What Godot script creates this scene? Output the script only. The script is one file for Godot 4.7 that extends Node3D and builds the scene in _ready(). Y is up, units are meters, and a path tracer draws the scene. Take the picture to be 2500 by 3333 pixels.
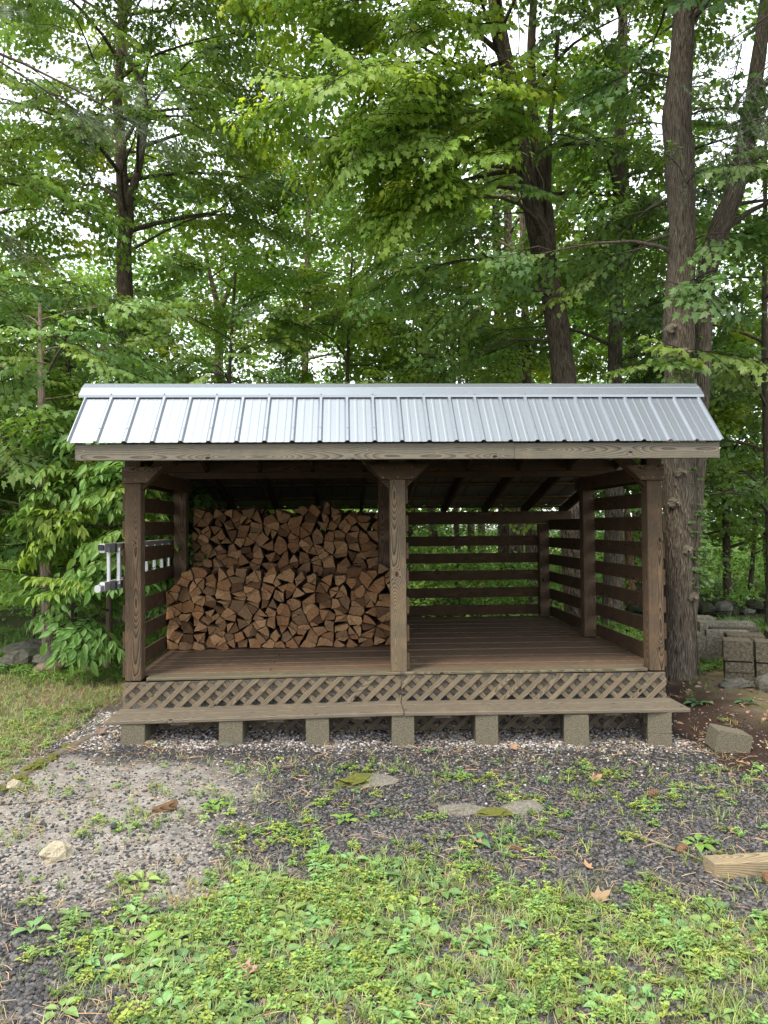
extends Node3D
# A woodshed with a metal roof in front of a maple wood. x runs along the shed's front, y up, the deck's front edge is z = 0.
var M = {}            # materials by name
var N1 = FastNoiseLite.new()
var N2 = FastNoiseLite.new()
var rg = RandomNumberGenerator.new()
var used = {}

func _ready():
	# ---- camera
	var cam = Camera3D.new()
	cam.name = "camera"
	cam.fov = 69.55
	cam.near = 0.1
	cam.far = 400.0
	cam.position = Vector3(-0.4666, 1.316, 6.6637)
	cam.rotation_order = EULER_ORDER_YXZ
	cam.rotation_degrees = Vector3(1.086, -2.885, -0.551)
	add_child(cam)
	cam.current = true
	# ---- sky: a bright, even overcast
	var sm = ProceduralSkyMaterial.new()
	sm.sky_top_color = Color(0.94, 0.965, 1.0)
	sm.sky_horizon_color = Color(0.97, 0.98, 1.0)
	sm.sky_curve = 0.2
	sm.ground_horizon_color = Color(0.45, 0.47, 0.42)
	sm.ground_bottom_color = Color(0.25, 0.26, 0.22)
	sm.sun_angle_max = 1.0
	var env = Environment.new()
	env.background_mode = Environment.BG_SKY
	env.sky = Sky.new()
	env.sky.sky_material = sm
	env.background_energy_multiplier = 1.0
	env.ambient_light_source = Environment.AMBIENT_SOURCE_SKY
	env.tonemap_mode = Environment.TONE_MAPPER_LINEAR
	env.tonemap_exposure = 2.8
	env.sdfgi_enabled = true
	env.ssao_enabled = true
	env.ssil_enabled = true
	var we = WorldEnvironment.new()
	we.name = "environment"
	we.environment = env
	add_child(we)
	# ---- the sun behind thin cloud: wide and weak, from the front left
	var sun = DirectionalLight3D.new()
	sun.name = "sun"
	sun.light_energy = 0.5
	sun.light_color = Color(1.0, 0.96, 0.89)
	sun.light_angular_distance = 14.0
	sun.shadow_enabled = true
	sun.rotation_degrees = Vector3(-56, -38, 0)
	add_child(sun)
	N1.seed = 11
	N1.frequency = 1.0
	N1.fractal_octaves = 3
	N2.seed = 29
	N2.frequency = 1.0
	N2.fractal_octaves = 2
	make_materials()
	make_ground()
	make_shed()
	make_trees()
	make_woods()
	make_step()
	make_ladder()
	make_firewood()
	make_props()
	make_plants()
	make_ground_cover()

# ---------------------------------------------------------------- helpers
class MB:
	var v = PackedVector3Array()
	var n = PackedVector3Array()
	var u = PackedVector2Array()
	var c = PackedColorArray()
	func tri(a, b, d, ua = Vector2(), ub = Vector2(), ud = Vector2(), col = Color.WHITE):
		var k = (d - a).cross(b - a)
		if k.length_squared() < 1e-18:
			return
		k = k.normalized()
		v.append(a); v.append(b); v.append(d)
		n.append(k); n.append(k); n.append(k)
		u.append(ua); u.append(ub); u.append(ud)
		c.append(col); c.append(col); c.append(col)
	func quad(a, b, d, e, ua = Vector2(), ub = Vector2(), ud = Vector2(), ue = Vector2(), col = Color.WHITE):
		tri(a, b, d, ua, ub, ud, col)
		tri(a, d, e, ua, ud, ue, col)
	func stri(a, b, d, na, nb, nd, ua, ub, ud, col = Color.WHITE):   # smooth
		v.append(a); v.append(b); v.append(d)
		n.append(na); n.append(nb); n.append(nd)
		u.append(ua); u.append(ub); u.append(ud)
		c.append(col); c.append(col); c.append(col)
	func add_to(mesh: ArrayMesh, mat):
		if v.is_empty():
			return
		var a = []
		a.resize(Mesh.ARRAY_MAX)
		a[Mesh.ARRAY_VERTEX] = v
		a[Mesh.ARRAY_NORMAL] = n
		a[Mesh.ARRAY_TEX_UV] = u
		a[Mesh.ARRAY_COLOR] = c
		mesh.add_surface_from_arrays(Mesh.PRIMITIVE_TRIANGLES, a)
		mesh.surface_set_material(mesh.get_surface_count() - 1, mat)
	func mesh(mat) -> ArrayMesh:
		var m = ArrayMesh.new()
		add_to(m, mat)
		return m

func numbered(called: String) -> String:
	if not used.has(called):
		used[called] = 0
		return called
	used[called] += 1
	return "%s_%03d" % [called, used[called]]

func put(called: String, mesh, parent = null, at = Vector3.ZERO) -> MeshInstance3D:
	var o = MeshInstance3D.new()
	o.mesh = mesh
	o.position = at
	if parent == null:
		o.name = numbered(called)
		add_child(o)
	else:
		var key = str(parent.get_instance_id()) + called
		used[key] = used.get(key, -1) + 1
		o.name = called if used[key] == 0 else "%s_%03d" % [called, used[key]]
		parent.add_child(o, true)
	return o

func root(called: String, at = Vector3.ZERO) -> Node3D:
	var o = Node3D.new()
	o.name = numbered(called)
	o.position = at
	add_child(o)
	return o

func tag(o, label = "", category = "", group = "", kind = ""):
	if label != "":
		o.set_meta("label", label)
	if category != "":
		o.set_meta("category", category)
	if group != "":
		o.set_meta("group", group)
	if kind != "":
		o.set_meta("kind", kind)
	return o

func multi(called: String, mesh, xf: Array, cols: Array, parent = null):
	var mm = MultiMesh.new()
	mm.transform_format = MultiMesh.TRANSFORM_3D
	mm.use_colors = true
	mm.mesh = mesh
	mm.instance_count = xf.size()
	for i in xf.size():
		mm.set_instance_transform(i, xf[i])
		mm.set_instance_color(i, cols[i])
	var o = MultiMeshInstance3D.new()
	o.multimesh = mm
	if parent == null:
		o.name = numbered(called)
		add_child(o)
	else:
		o.name = called
		parent.add_child(o, true)
	return o

func ss(a: float, b: float, x: float) -> float:
	var t = clampf((x - a) / (b - a), 0.0, 1.0)
	return t * t * (3.0 - 2.0 * t)

func gy(x: float, z: float) -> float:      # height of the ground
	var y = -0.53 - 0.028 * clampf(x, -3.0, 3.0) + 0.12 * ss(2.4, 3.4, x) * ss(1.0, -1.0, z)
	y += 0.012 * N1.get_noise_2d(x * 0.9, z * 0.9) + 0.006 * N1.get_noise_2d(x * 4.0, z * 4.0 + 50.0)
	y += 0.25 * ss(6.0, 20.0, -z) * N1.get_noise_2d(x * 0.07 + 9.0, z * 0.07)
	return y

var sag = 0.0         # how far both ends of the deck have settled below its middle
func sg(p: Vector3) -> Vector3:
	return p if sag == 0.0 else p - Vector3(0, sag * minf(absf(p.x) / 2.45, 1.15), 0)

# a sawn board from a to b, w across (along side), h along up, with eased edges; the grain runs along it
func beam(mb: MB, a: Vector3, b: Vector3, w: float, h: float, up = Vector3.UP, ch = 0.004, col = Color.WHITE):
	var d = (b - a).normalized()
	var sd = d.cross(up).normalized()
	var uq = sd.cross(d).normalized()
	var L = a.distance_to(b)
	var o = Vector2(rg.randf(), rg.randf())
	var hw = w / 2.0
	var hh = h / 2.0
	var ring = [Vector2(-hw + ch, -hh), Vector2(hw - ch, -hh), Vector2(hw, -hh + ch), Vector2(hw, hh - ch), Vector2(hw - ch, hh), Vector2(-hw + ch, hh), Vector2(-hw, hh - ch), Vector2(-hw, -hh + ch)]
	var A = []
	var Bp = []
	for r in ring:
		A.append(sg(a + sd * r.x + uq * r.y))
		Bp.append(sg(b + sd * r.x + uq * r.y))
	var s = 0.0
	for i in 8:
		var j = (i + 1) % 8
		var e = ring[i].distance_to(ring[j])
		var u0 = o.x + s / 0.3
		var u1 = o.x + (s + e) / 0.3
		mb.quad(A[i], A[j], Bp[j], Bp[i], Vector2(u0, o.y), Vector2(u1, o.y), Vector2(u1, o.y + L / 2.4), Vector2(u0, o.y + L / 2.4), col)
		s += e
	for i in range(1, 7):
		mb.tri(A[0], A[i + 1], A[i], ring[0] / 0.3 + o, ring[i + 1] / 0.3 + o, ring[i] / 0.3 + o, col)
		mb.tri(Bp[0], Bp[i], Bp[i + 1], ring[0] / 0.3 + o, ring[i] / 0.3 + o, ring[i + 1] / 0.3 + o, col)

func board(called, parent, mat, a, b, w, h, up = Vector3.UP, ch = 0.004):
	var mb = MB.new()
	beam(mb, a, b, w, h, up, ch)
	return put(called, mb.mesh(M[mat]), parent)

# a flat plate: a polygon in x and y with thickness towards -z from z0
func plate(mb: MB, poly: PackedVector2Array, z0: float, t: float, dir = Vector2(1, 0), col = Color.WHITE):
	var tris = Geometry2D.triangulate_polygon(poly)
	var o = Vector2(rg.randf(), rg.randf())
	var uv = func(p): return Vector2(p.dot(Vector2(-dir.y, dir.x)) / 0.3, p.dot(dir) / 2.4) + o
	if Geometry2D.is_polygon_clockwise(poly):
		poly.reverse()
		tris = Geometry2D.triangulate_polygon(poly)
	for i in range(0, tris.size(), 3):
		var a = poly[tris[i]]
		var b = poly[tris[i + 1]]
		var c = poly[tris[i + 2]]
		if (b - a).cross(c - a) > 0:
			var q = b
			b = c
			c = q
		mb.tri(sg(Vector3(a.x, a.y, z0)), sg(Vector3(b.x, b.y, z0)), sg(Vector3(c.x, c.y, z0)), uv.call(a), uv.call(b), uv.call(c), col)
		mb.tri(sg(Vector3(a.x, a.y, z0 - t)), sg(Vector3(c.x, c.y, z0 - t)), sg(Vector3(b.x, b.y, z0 - t)), uv.call(a), uv.call(c), uv.call(b), col)
	var m = poly.size()
	for i in m:
		var a = poly[i]
		var b = poly[(i + 1) % m]
		mb.quad(sg(Vector3(a.x, a.y, z0)), sg(Vector3(a.x, a.y, z0 - t)), sg(Vector3(b.x, b.y, z0 - t)), sg(Vector3(b.x, b.y, z0)), uv.call(a), uv.call(a) + Vector2(t / 0.3, 0), uv.call(b) + Vector2(t / 0.3, 0), uv.call(b), col)

# a tapered tube through points
func tube(mb: MB, pts: Array, rad: Array, seg: int, rough = 0.0, col = Color.WHITE, vs = 1.0, us = 1.0):
	var rings = []
	var norms = []
	var vv = []
	var side = Vector3.RIGHT
	var dist = 0.0
	for i in pts.size():
		var d = (pts[mini(i + 1, pts.size() - 1)] - pts[maxi(i - 1, 0)]).normalized()
		if absf(d.dot(side)) > 0.9:
			side = Vector3.UP if absf(d.y) < 0.9 else Vector3.BACK
		side = (side - d * side.dot(d)).normalized()
		var other = d.cross(side)
		if i > 0:
			dist += pts[i].distance_to(pts[i - 1])
		vv.append(dist * vs)
		var r = []
		var nn = []
		for k in seg:
			var a = TAU * k / seg
			var dir = side * cos(a) + other * sin(a)
			var rr = rad[i]
			if rough > 0.0:
				var q = pts[i] + dir * rr
				rr *= 1.0 + rough * (N1.get_noise_3d(q.x * 9.0, q.y * 2.2, q.z * 9.0) * 0.8 + 0.5 * N2.get_noise_3d(q.x * 22.0, q.y * 5.0, q.z * 22.0))
			r.append(pts[i] + dir * rr)
			nn.append(dir)
		rings.append(r)
		norms.append(nn)
	for i in pts.size() - 1:
		for k in seg:
			var l = (k + 1) % seg
			var u0 = us * k / seg
			var u1 = us * (k + 1) / seg
			mb.stri(rings[i][k], rings[i + 1][l], rings[i][l], norms[i][k], norms[i + 1][l], norms[i][l], Vector2(u0, vv[i]), Vector2(u1, vv[i + 1]), Vector2(u1, vv[i]), col)
			mb.stri(rings[i][k], rings[i + 1][k], rings[i + 1][l], norms[i][k], norms[i + 1][k], norms[i + 1][l], Vector2(u0, vv[i]), Vector2(u0, vv[i + 1]), Vector2(u1, vv[i + 1]), col)
	var e = pts.size() - 1
	for k in range(1, seg - 1):
		mb.tri(rings[e][0], rings[e][k + 1], rings[e][k], Vector2(), Vector2(), Vector2(), col)
		mb.tri(rings[0][0], rings[0][k], rings[0][k + 1], Vector2(), Vector2(), Vector2(), col)

# smooth polyline through control points [x, y, z, r]
func spline(cp: Array, step: float) -> Array:
	var pts = []
	var rad = []
	for i in cp.size() - 1:
		var p0 = cp[maxi(i - 1, 0)]
		var p1 = cp[i]
		var p2 = cp[i + 1]
		var p3 = cp[mini(i + 2, cp.size() - 1)]
		var a = Vector3(p1[0], p1[1], p1[2])
		var b = Vector3(p2[0], p2[1], p2[2])
		var m = maxi(1, int(ceil(a.distance_to(b) / step)))
		for k in m + (1 if i == cp.size() - 2 else 0):
			var t = float(k) / m
			pts.append(a.cubic_interpolate(b, Vector3(p0[0], p0[1], p0[2]), Vector3(p3[0], p3[1], p3[2]), t))
			rad.append(lerpf(p1[3], p2[3], t))
	return [pts, rad]

# a lumpy stone: a sphere squashed to size and pushed in and out by noise
func stone_mesh(size: Vector3, seed_: int, mat, flat_ = 0.25, lat = 9, lon = 14) -> ArrayMesh:
	var mb = MB.new()
	var P = []
	for i in lat + 1:
		var row = []
		var th = PI * i / lat
		for k in lon:
			var ph = TAU * k / lon
			var d = Vector3(sin(th) * cos(ph), cos(th), sin(th) * sin(ph))
			var f = 1.0 + flat_ * N1.get_noise_3d(d.x * 1.1 + seed_ * 7.3, d.y * 1.1, d.z * 1.1) * 1.6 + flat_ * 0.4 * N2.get_noise_3d(d.x * 3.0, d.y * 3.0 + seed_, d.z * 3.0)
			row.append(Vector3(d.x * size.x, d.y * size.y, d.z * size.z) * f * 0.5)
		P.append(row)
	for i in lat:
		for k in lon:
			var l = (k + 1) % lon
			if i > 0:
				mb.tri(P[i][k], P[i][l], P[i + 1][l])
			if i < lat - 1:
				mb.tri(P[i][k], P[i + 1][l], P[i + 1][k])
	return mb.mesh(mat)

# ---------------------------------------------------------------- materials
func lc(r, g, b) -> Color:
	return Color(r, g, b).linear_to_srgb()

# sawn softwood: growth rings cut along the log, a tile of 0.3 m across and 2.4 m along
func wood_image(seed_: int, knots: Array, spacing: float, light: Color, dark: Color, grey: float) -> Array:
	var W = 256
	var H = 1024
	var dat = PackedByteArray()
	dat.resize(W * H * 3)
	var hgt = PackedByteArray()
	hgt.resize(W * H)
	var nz = FastNoiseLite.new()
	nz.seed = seed_
	nz.frequency = 1.0
	nz.fractal_octaves = 2
	for y in H:
		var v = 2.4 * y / H
		var th = TAU * y / H
		var dep = 0.035 + 0.03 * sin(th + seed_) + 0.022 * sin(2 * th + seed_ * 2.1) + 0.005 * sin(5 * th + seed_ * 0.7)
		var cs = cos(th) * 0.38
		var sn = sin(th) * 0.38
		for x in W:
			var u = 0.3 * x / W
			var uc = absf(fmod(u, 0.15) - 0.075) if u < 0.3 else 0.0
			var d = dep + 0.006 * nz.get_noise_3d(u * 7.0, cs * 1.6, sn * 1.6)
			var kd = 0.0
			for k in knots:
				var du = u - k[0]
				var dv = (v - k[1]) * 0.55
				var e = (du * du + dv * dv) / (k[2] * k[2])
				if e < 9.0:
					d += k[2] * 1.4 * exp(-e * 0.7)
					if e < 0.45:
						kd = maxf(kd, 1.0 - e / 0.45)
			var r = sqrt(uc * uc + d * d)
			var g = fposmod(r / spacing, 1.0)
			var late = pow(g, 2.4) * (1.0 if g < 0.93 else (1.0 - g) / 0.07)
			var fib = nz.get_noise_3d(u * 260.0, cs * 20.0, sn * 20.0)
			var blot = nz.get_noise_3d(u * 5.0 + 30.0, cs * 5.0, sn * 5.0)
			var t = clampf(0.12 + 0.72 * late + 0.16 * fib + 0.14 * blot, 0.0, 1.0)
			var c = light.lerp(dark, t)
			if kd > 0.0:
				var kr = 0.5 + 0.5 * sin(kd * 14.0)
				c = c.lerp(Color(0.26, 0.15, 0.09).lerp(Color(0.42, 0.27, 0.17), kr), minf(kd * 2.2, 0.9))
			var l = c.get_luminance() * (1.0 + 0.16 * blot)
			c = c.lerp(Color(l, l, l * 0.97), clampf(grey + 0.3 * blot, 0.0, 1.0))
			var i = (y * W + x)
			dat[i * 3] = int(clampf(c.r, 0, 1) * 255)
			dat[i * 3 + 1] = int(clampf(c.g, 0, 1) * 255)
			dat[i * 3 + 2] = int(clampf(c.b, 0, 1) * 255)
			hgt[i] = int(clampf(0.75 - 0.4 * t, 0, 1) * 255)
	var img = Image.create_from_data(W, H, false, Image.FORMAT_RGB8, dat)
	var hm = Image.create_from_data(W, H, false, Image.FORMAT_L8, hgt)
	hm.convert(Image.FORMAT_RGBA8)
	hm.bump_map_to_normal_map(2.5)
	return [ImageTexture.create_from_image(img), ImageTexture.create_from_image(hm)]

func smat(called: String, albedo: Color, rough: float, tex = null, nrm = null, nscale = 1.0) -> StandardMaterial3D:
	var m = StandardMaterial3D.new()
	m.resource_name = called
	m.albedo_color = albedo
	m.roughness = rough
	m.metallic_specular = 0.3
	if tex:
		m.albedo_texture = tex
	if nrm:
		m.normal_enabled = true
		m.normal_texture = nrm
		m.normal_scale = nscale
	M[called] = m
	return m

func ramp_image(src: Image, src2: Image, cols: Array, mixing: float) -> ImageTexture:
	var w = src.get_width()
	var h = src.get_height()
	var dat = PackedByteArray()
	dat.resize(w * h * 3)
	for y in h:
		for x in w:
			var t = lerpf(src.get_pixel(x, y).r, src2.get_pixel(x, y).r, mixing) * (cols.size() - 1)
			var k = clampi(int(t), 0, cols.size() - 2)
			var c = cols[k].lerp(cols[k + 1], clampf(t - k, 0, 1))
			var i = (y * w + x) * 3
			dat[i] = int(c.r * 255)
			dat[i + 1] = int(c.g * 255)
			dat[i + 2] = int(c.b * 255)
	return ImageTexture.create_from_image(Image.create_from_data(w, h, false, Image.FORMAT_RGB8, dat))

func bump(src: Image, k: float) -> ImageTexture:
	var b = src.duplicate()
	b.convert(Image.FORMAT_RGBA8)
	b.bump_map_to_normal_map(k)
	return ImageTexture.create_from_image(b)

func noise_image(kind, freq: float, oct: int, seed_: int, w = 256, h = 256, ridged = false) -> Image:
	var f = FastNoiseLite.new()
	f.noise_type = kind
	f.seed = seed_
	f.frequency = freq
	f.fractal_type = FastNoiseLite.FRACTAL_RIDGED if ridged else FastNoiseLite.FRACTAL_FBM
	f.fractal_octaves = oct
	if kind == FastNoiseLite.TYPE_CELLULAR:
		f.cellular_return_type = FastNoiseLite.RETURN_DISTANCE2_SUB
		f.cellular_jitter = 1.0
	var i = f.get_seamless_image(w, h)
	i.convert(Image.FORMAT_L8)
	return i

func end_grain() -> Array:      # the sawn end of a split log: arcs about the pith, saw lines, checks
	var W = 256
	var img = Image.create(W, W, false, Image.FORMAT_RGB8)
	var hg = Image.create(W, W, false, Image.FORMAT_RGBA8)
	for y in W:
		for x in W:
			var p = Vector2(x - 128, y - 128) / 128.0
			var r = p.length()
			var a = p.angle()
			var rr = r * 17.0 + 0.7 * N1.get_noise_2d(p.x * 2.0, p.y * 2.0) + 0.15 * sin(a * 5.0)
			var g = fposmod(rr, 1.0)
			var t = 0.35 + 0.22 * pow(g, 3.0) + 0.22 * N1.get_noise_2d(p.x * 4.0 + 5.0, p.y * 4.0) + 0.10 * N2.get_noise_2d(p.x * 40.0, p.y * 40.0)
			t += 0.10 * sin((p.x * 0.8 + p.y * 0.6) * 70.0 + 2.0 * N1.get_noise_2d(p.x * 3.0, p.y * 3.0 + 9.0))
			var crack = absf(N2.get_noise_2d(a * 3.5, r * 0.7 + 3.0))
			if crack < 0.022 and r > 0.12:
				t += 0.5
			var c = Color(0.86, 0.74, 0.60).lerp(Color(0.38, 0.28, 0.20), clampf(t, 0, 1))
			img.set_pixel(x, y, c)
			var hv = clampf(0.8 - 0.5 * t, 0, 1)
			hg.set_pixel(x, y, Color(hv, hv, hv))
	hg.bump_map_to_normal_map(2.5)
	return [ImageTexture.create_from_image(img), ImageTexture.create_from_image(hg)]

func make_materials():
	var wa = wood_image(3, [[0.07, 0.55, 0.019], [0.21, 1.45, 0.022], [0.09, 1.95, 0.015], [0.23, 0.3, 0.012]], 0.0078, Color(0.80, 0.71, 0.60), Color(0.23, 0.17, 0.125), 0.22)
	var wb = wood_image(8, [[0.05, 0.35, 0.016], [0.22, 0.9, 0.018], [0.10, 1.6, 0.014], [0.2, 2.1, 0.016]], 0.0105, Color(0.77, 0.725, 0.655), Color(0.40, 0.35, 0.295), 0.25)
	smat("post", lc(0.260, 0.227, 0.193), 0.85, wa[0], wa[1], 0.8)
	smat("post_pale", lc(0.370, 0.353, 0.311), 0.85, wa[0], wa[1], 0.8)
	smat("frame_wood", lc(0.197, 0.160, 0.126), 0.85, wa[0], wa[1], 0.8)
	smat("slat_wood", lc(0.195, 0.155, 0.122), 0.85, wa[0], wa[1], 0.7)
	smat("deck_wood", lc(0.325, 0.25, 0.205), 0.7, wb[0], wb[1], 0.7)
	smat("nosing_wood", lc(0.302, 0.290, 0.231), 0.8, wb[0], wb[1], 0.8)
	smat("fascia_wood", lc(0.353, 0.349, 0.323), 0.85, wb[0], wb[1], 0.8)
	smat("plank_wood", lc(0.336, 0.315, 0.281), 0.85, wb[0], wb[1], 0.8)
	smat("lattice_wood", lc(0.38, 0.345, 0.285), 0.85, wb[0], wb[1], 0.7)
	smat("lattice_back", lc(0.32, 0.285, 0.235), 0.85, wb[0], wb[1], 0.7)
	smat("joist_wood", lc(0.27, 0.225, 0.17), 0.9, wb[0], wb[1], 0.6)
	smat("purlin_wood", lc(0.60, 0.49, 0.35), 0.85, wa[0], wa[1], 0.6)
	smat("timber_wood", lc(0.605, 0.538, 0.403), 0.85, wb[0], wb[1], 0.8)
	var eg = end_grain()
	var tones = [[0.66, 0.57, 0.47], [0.58, 0.45, 0.345], [0.44, 0.40, 0.355], [0.29, 0.235, 0.195], [0.84, 0.74, 0.61]]
	for i in 5:
		smat("log_end%d" % i, lc(tones[i][0], tones[i][1], tones[i][2]), 0.9, eg[0], eg[1], 0.9)
	smat("log_split", lc(0.336, 0.269, 0.210), 0.9, wa[0], wa[1], 1.0)
	# bark: long ridges
	var ra = noise_image(FastNoiseLite.TYPE_SIMPLEX_SMOOTH, 0.032, 3, 5, 256, 256, true)
	var rb = noise_image(FastNoiseLite.TYPE_CELLULAR, 0.035, 2, 9)
	var bt = ramp_image(ra, rb, [Color(0.20, 0.165, 0.14), Color(0.44, 0.39, 0.345), Color(0.60, 0.555, 0.50), Color(0.74, 0.70, 0.64)], 0.4)
	var bn = bump(ra, 5.0)
	for b in [["bark", 0.42, 0.425, 0.40], ["bark_dark", 0.40, 0.385, 0.345], ["bark_grey", 0.74, 0.72, 0.67], ["bark_red", 0.62, 0.42, 0.31], ["bark_pale", 0.95, 0.92, 0.86]]:
		smat(b[0], lc(b[1], b[2], b[3]), 0.95, bt, bn, 1.3)
	# galvanised steel
	var sp = noise_image(FastNoiseLite.TYPE_CELLULAR, 0.06, 1, 4)
	var spt = ramp_image(sp, ra, [Color(0.87, 0.875, 0.885), Color(0.91, 0.915, 0.92), Color(0.94, 0.945, 0.95)], 0.4)
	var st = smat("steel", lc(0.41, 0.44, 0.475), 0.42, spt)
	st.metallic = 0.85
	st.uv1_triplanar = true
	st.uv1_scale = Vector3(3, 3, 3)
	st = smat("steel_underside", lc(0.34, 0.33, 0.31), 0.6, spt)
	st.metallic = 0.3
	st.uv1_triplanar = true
	st = smat("aluminium", lc(0.554, 0.563, 0.563), 0.42)
	st.metallic = 0.8
	st = smat("screw_steel", lc(0.32, 0.33, 0.35), 0.5)
	st.metallic = 0.6
	st = smat("wire", lc(0.40, 0.42, 0.42), 0.5)
	st.metallic = 0.6
	smat("black_rubber", lc(0.03, 0.03, 0.03), 0.8)
	smat("black_stone", lc(0.045, 0.045, 0.05), 0.9)
	# concrete, stone
	var ca = noise_image(FastNoiseLite.TYPE_SIMPLEX_SMOOTH, 0.05, 5, 21)
	var cb = noise_image(FastNoiseLite.TYPE_CELLULAR, 0.12, 2, 22)
	var ct = ramp_image(ca, cb, [Color(0.42, 0.41, 0.38), Color(0.70, 0.69, 0.65), Color(0.90, 0.89, 0.86)], 0.4)
	var cn = bump(cb, 4.0)
	for b in [["block", 0.37, 0.34, 0.275, 5.0], ["wall_block", 0.25, 0.23, 0.19, 1.6], ["wall_block_pale", 0.56, 0.53, 0.46, 1.6], ["rock_grey", 0.29, 0.285, 0.26, 2.0], ["rock_tan", 0.50, 0.42, 0.31, 2.0], ["rock_pale", 0.86, 0.78, 0.64, 6.0], ["rock_mossy", 0.10, 0.115, 0.07, 2.0], ["flat_stone", 0.42, 0.40, 0.37, 3.0]]:
		var m = smat(b[0], lc(b[1], b[2], b[3]), 0.95, ct, cn, 1.3)
		m.uv1_triplanar = true
		m.uv1_scale = Vector3.ONE * b[4]
	# things coloured by their vertices
	for b in [["ground", 1.0], ["pebble", 0.85]]:
		var m = smat(b[0], Color.WHITE, b[1])
		m.vertex_color_use_as_albedo = true
	var gt = ramp_image(ca, cb, [Color(0.55, 0.55, 0.55), Color(0.85, 0.85, 0.85), Color(1, 1, 1)], 0.5)
	M.ground.albedo_texture = gt
	M.ground.normal_enabled = true
	M.ground.normal_texture = cn
	M.ground.uv1_triplanar = true
	M.ground.uv1_world_triplanar = true
	M.ground.uv1_scale = Vector3(2.3, 2.3, 2.3)
	for b in [["leaf", 0.48, 1.0], ["weed_leaf", 0.5, 0.6], ["needle", 0.6, 0.3], ["dead_leaf", 0.8, 0.2]]:
		var m = smat(b[0], Color.WHITE, b[1])
		m.vertex_color_use_as_albedo = true
		m.metallic_specular = 0.5
		m.backlight_enabled = true
		m.backlight = Color(b[2], b[2], b[2] * 0.7)
		m.cull_mode = BaseMaterial3D.CULL_DISABLED
	var m2 = smat("moss", lc(0.27, 0.29, 0.075), 1.0, ct, cn, 1.0)
	m2.uv1_triplanar = true
	m2.uv1_scale = Vector3.ONE * 8.0

# ---------------------------------------------------------------- ground
func axis(lo: float, a: float, b: float, hi: float, step: float) -> PackedFloat32Array:
	var r = PackedFloat32Array()
	var q = []
	var x = a
	var s = step
	while x > lo:
		s *= 1.22
		x = maxf(lo, x - s)
		q.append(x)
	q.reverse()
	for k in q:
		r.append(k)
	x = a
	while x < b:
		r.append(x)
		x += step
	s = step
	while x < hi:
		r.append(x)
		s *= 1.22
		x += s
	r.append(hi)
	return r

# what lies where: shares of dark gravel, pale gravel, sand, soil, moss/grass, forest floor
func zones(x: float, z: float) -> Dictionary:
	var n = N1.get_noise_2d(x * 0.8 + 3.0, z * 0.8) + 0.5 * N2.get_noise_2d(x * 3.0, z * 3.0)
	var w = {}
	w.forest = maxf(ss(-2.2, -3.6, z + 0.5 * n), ss(4.2, 5.5, x + 0.4 * n))
	w.soil = ss(2.35, 2.6, x + 0.15 * n) * ss(1.5, 0.9, z + 0.35 * n + 0.5 * (x - 2.6)) * (1.0 - w.forest)
	w.moss = maxf(ss(3.0, 3.6, x + 0.35 * n) * ss(0.3, -0.5, z + 0.4 * n), ss(-2.75, -3.05, x + 0.12 * n + 0.03 * z) * ss(2.2, 1.6, z)) * (1.0 - w.forest)
	w.pale = maxf(ss(-2.1, -2.5, x + 0.1 * n) * ss(1.0, 0.2, z + 0.3 * n) * ss(-3.0, -2.7, x), ss(0.75, 0.25, z + 0.3 * n) * ss(-2.7, -2.4, x) * ss(2.8, 2.4, x)) * (1.0 - w.forest)
	w.sand = ss(-0.85, -1.6, x + 0.35 * n - 0.08 * (z - 2.0)) * ss(0.7, 1.1, z + 0.2 * n) * ss(3.3, 2.5, z + 0.5 * n) 
	w.weedy = ss(2.55, 3.0, z + 0.45 * n - 0.28 * maxf(0.0, x - 0.3)) * ss(-1.75, -1.1, x + 0.35 * n + 0.35 * (3.2 - z) * 0.6)
	return w

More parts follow.
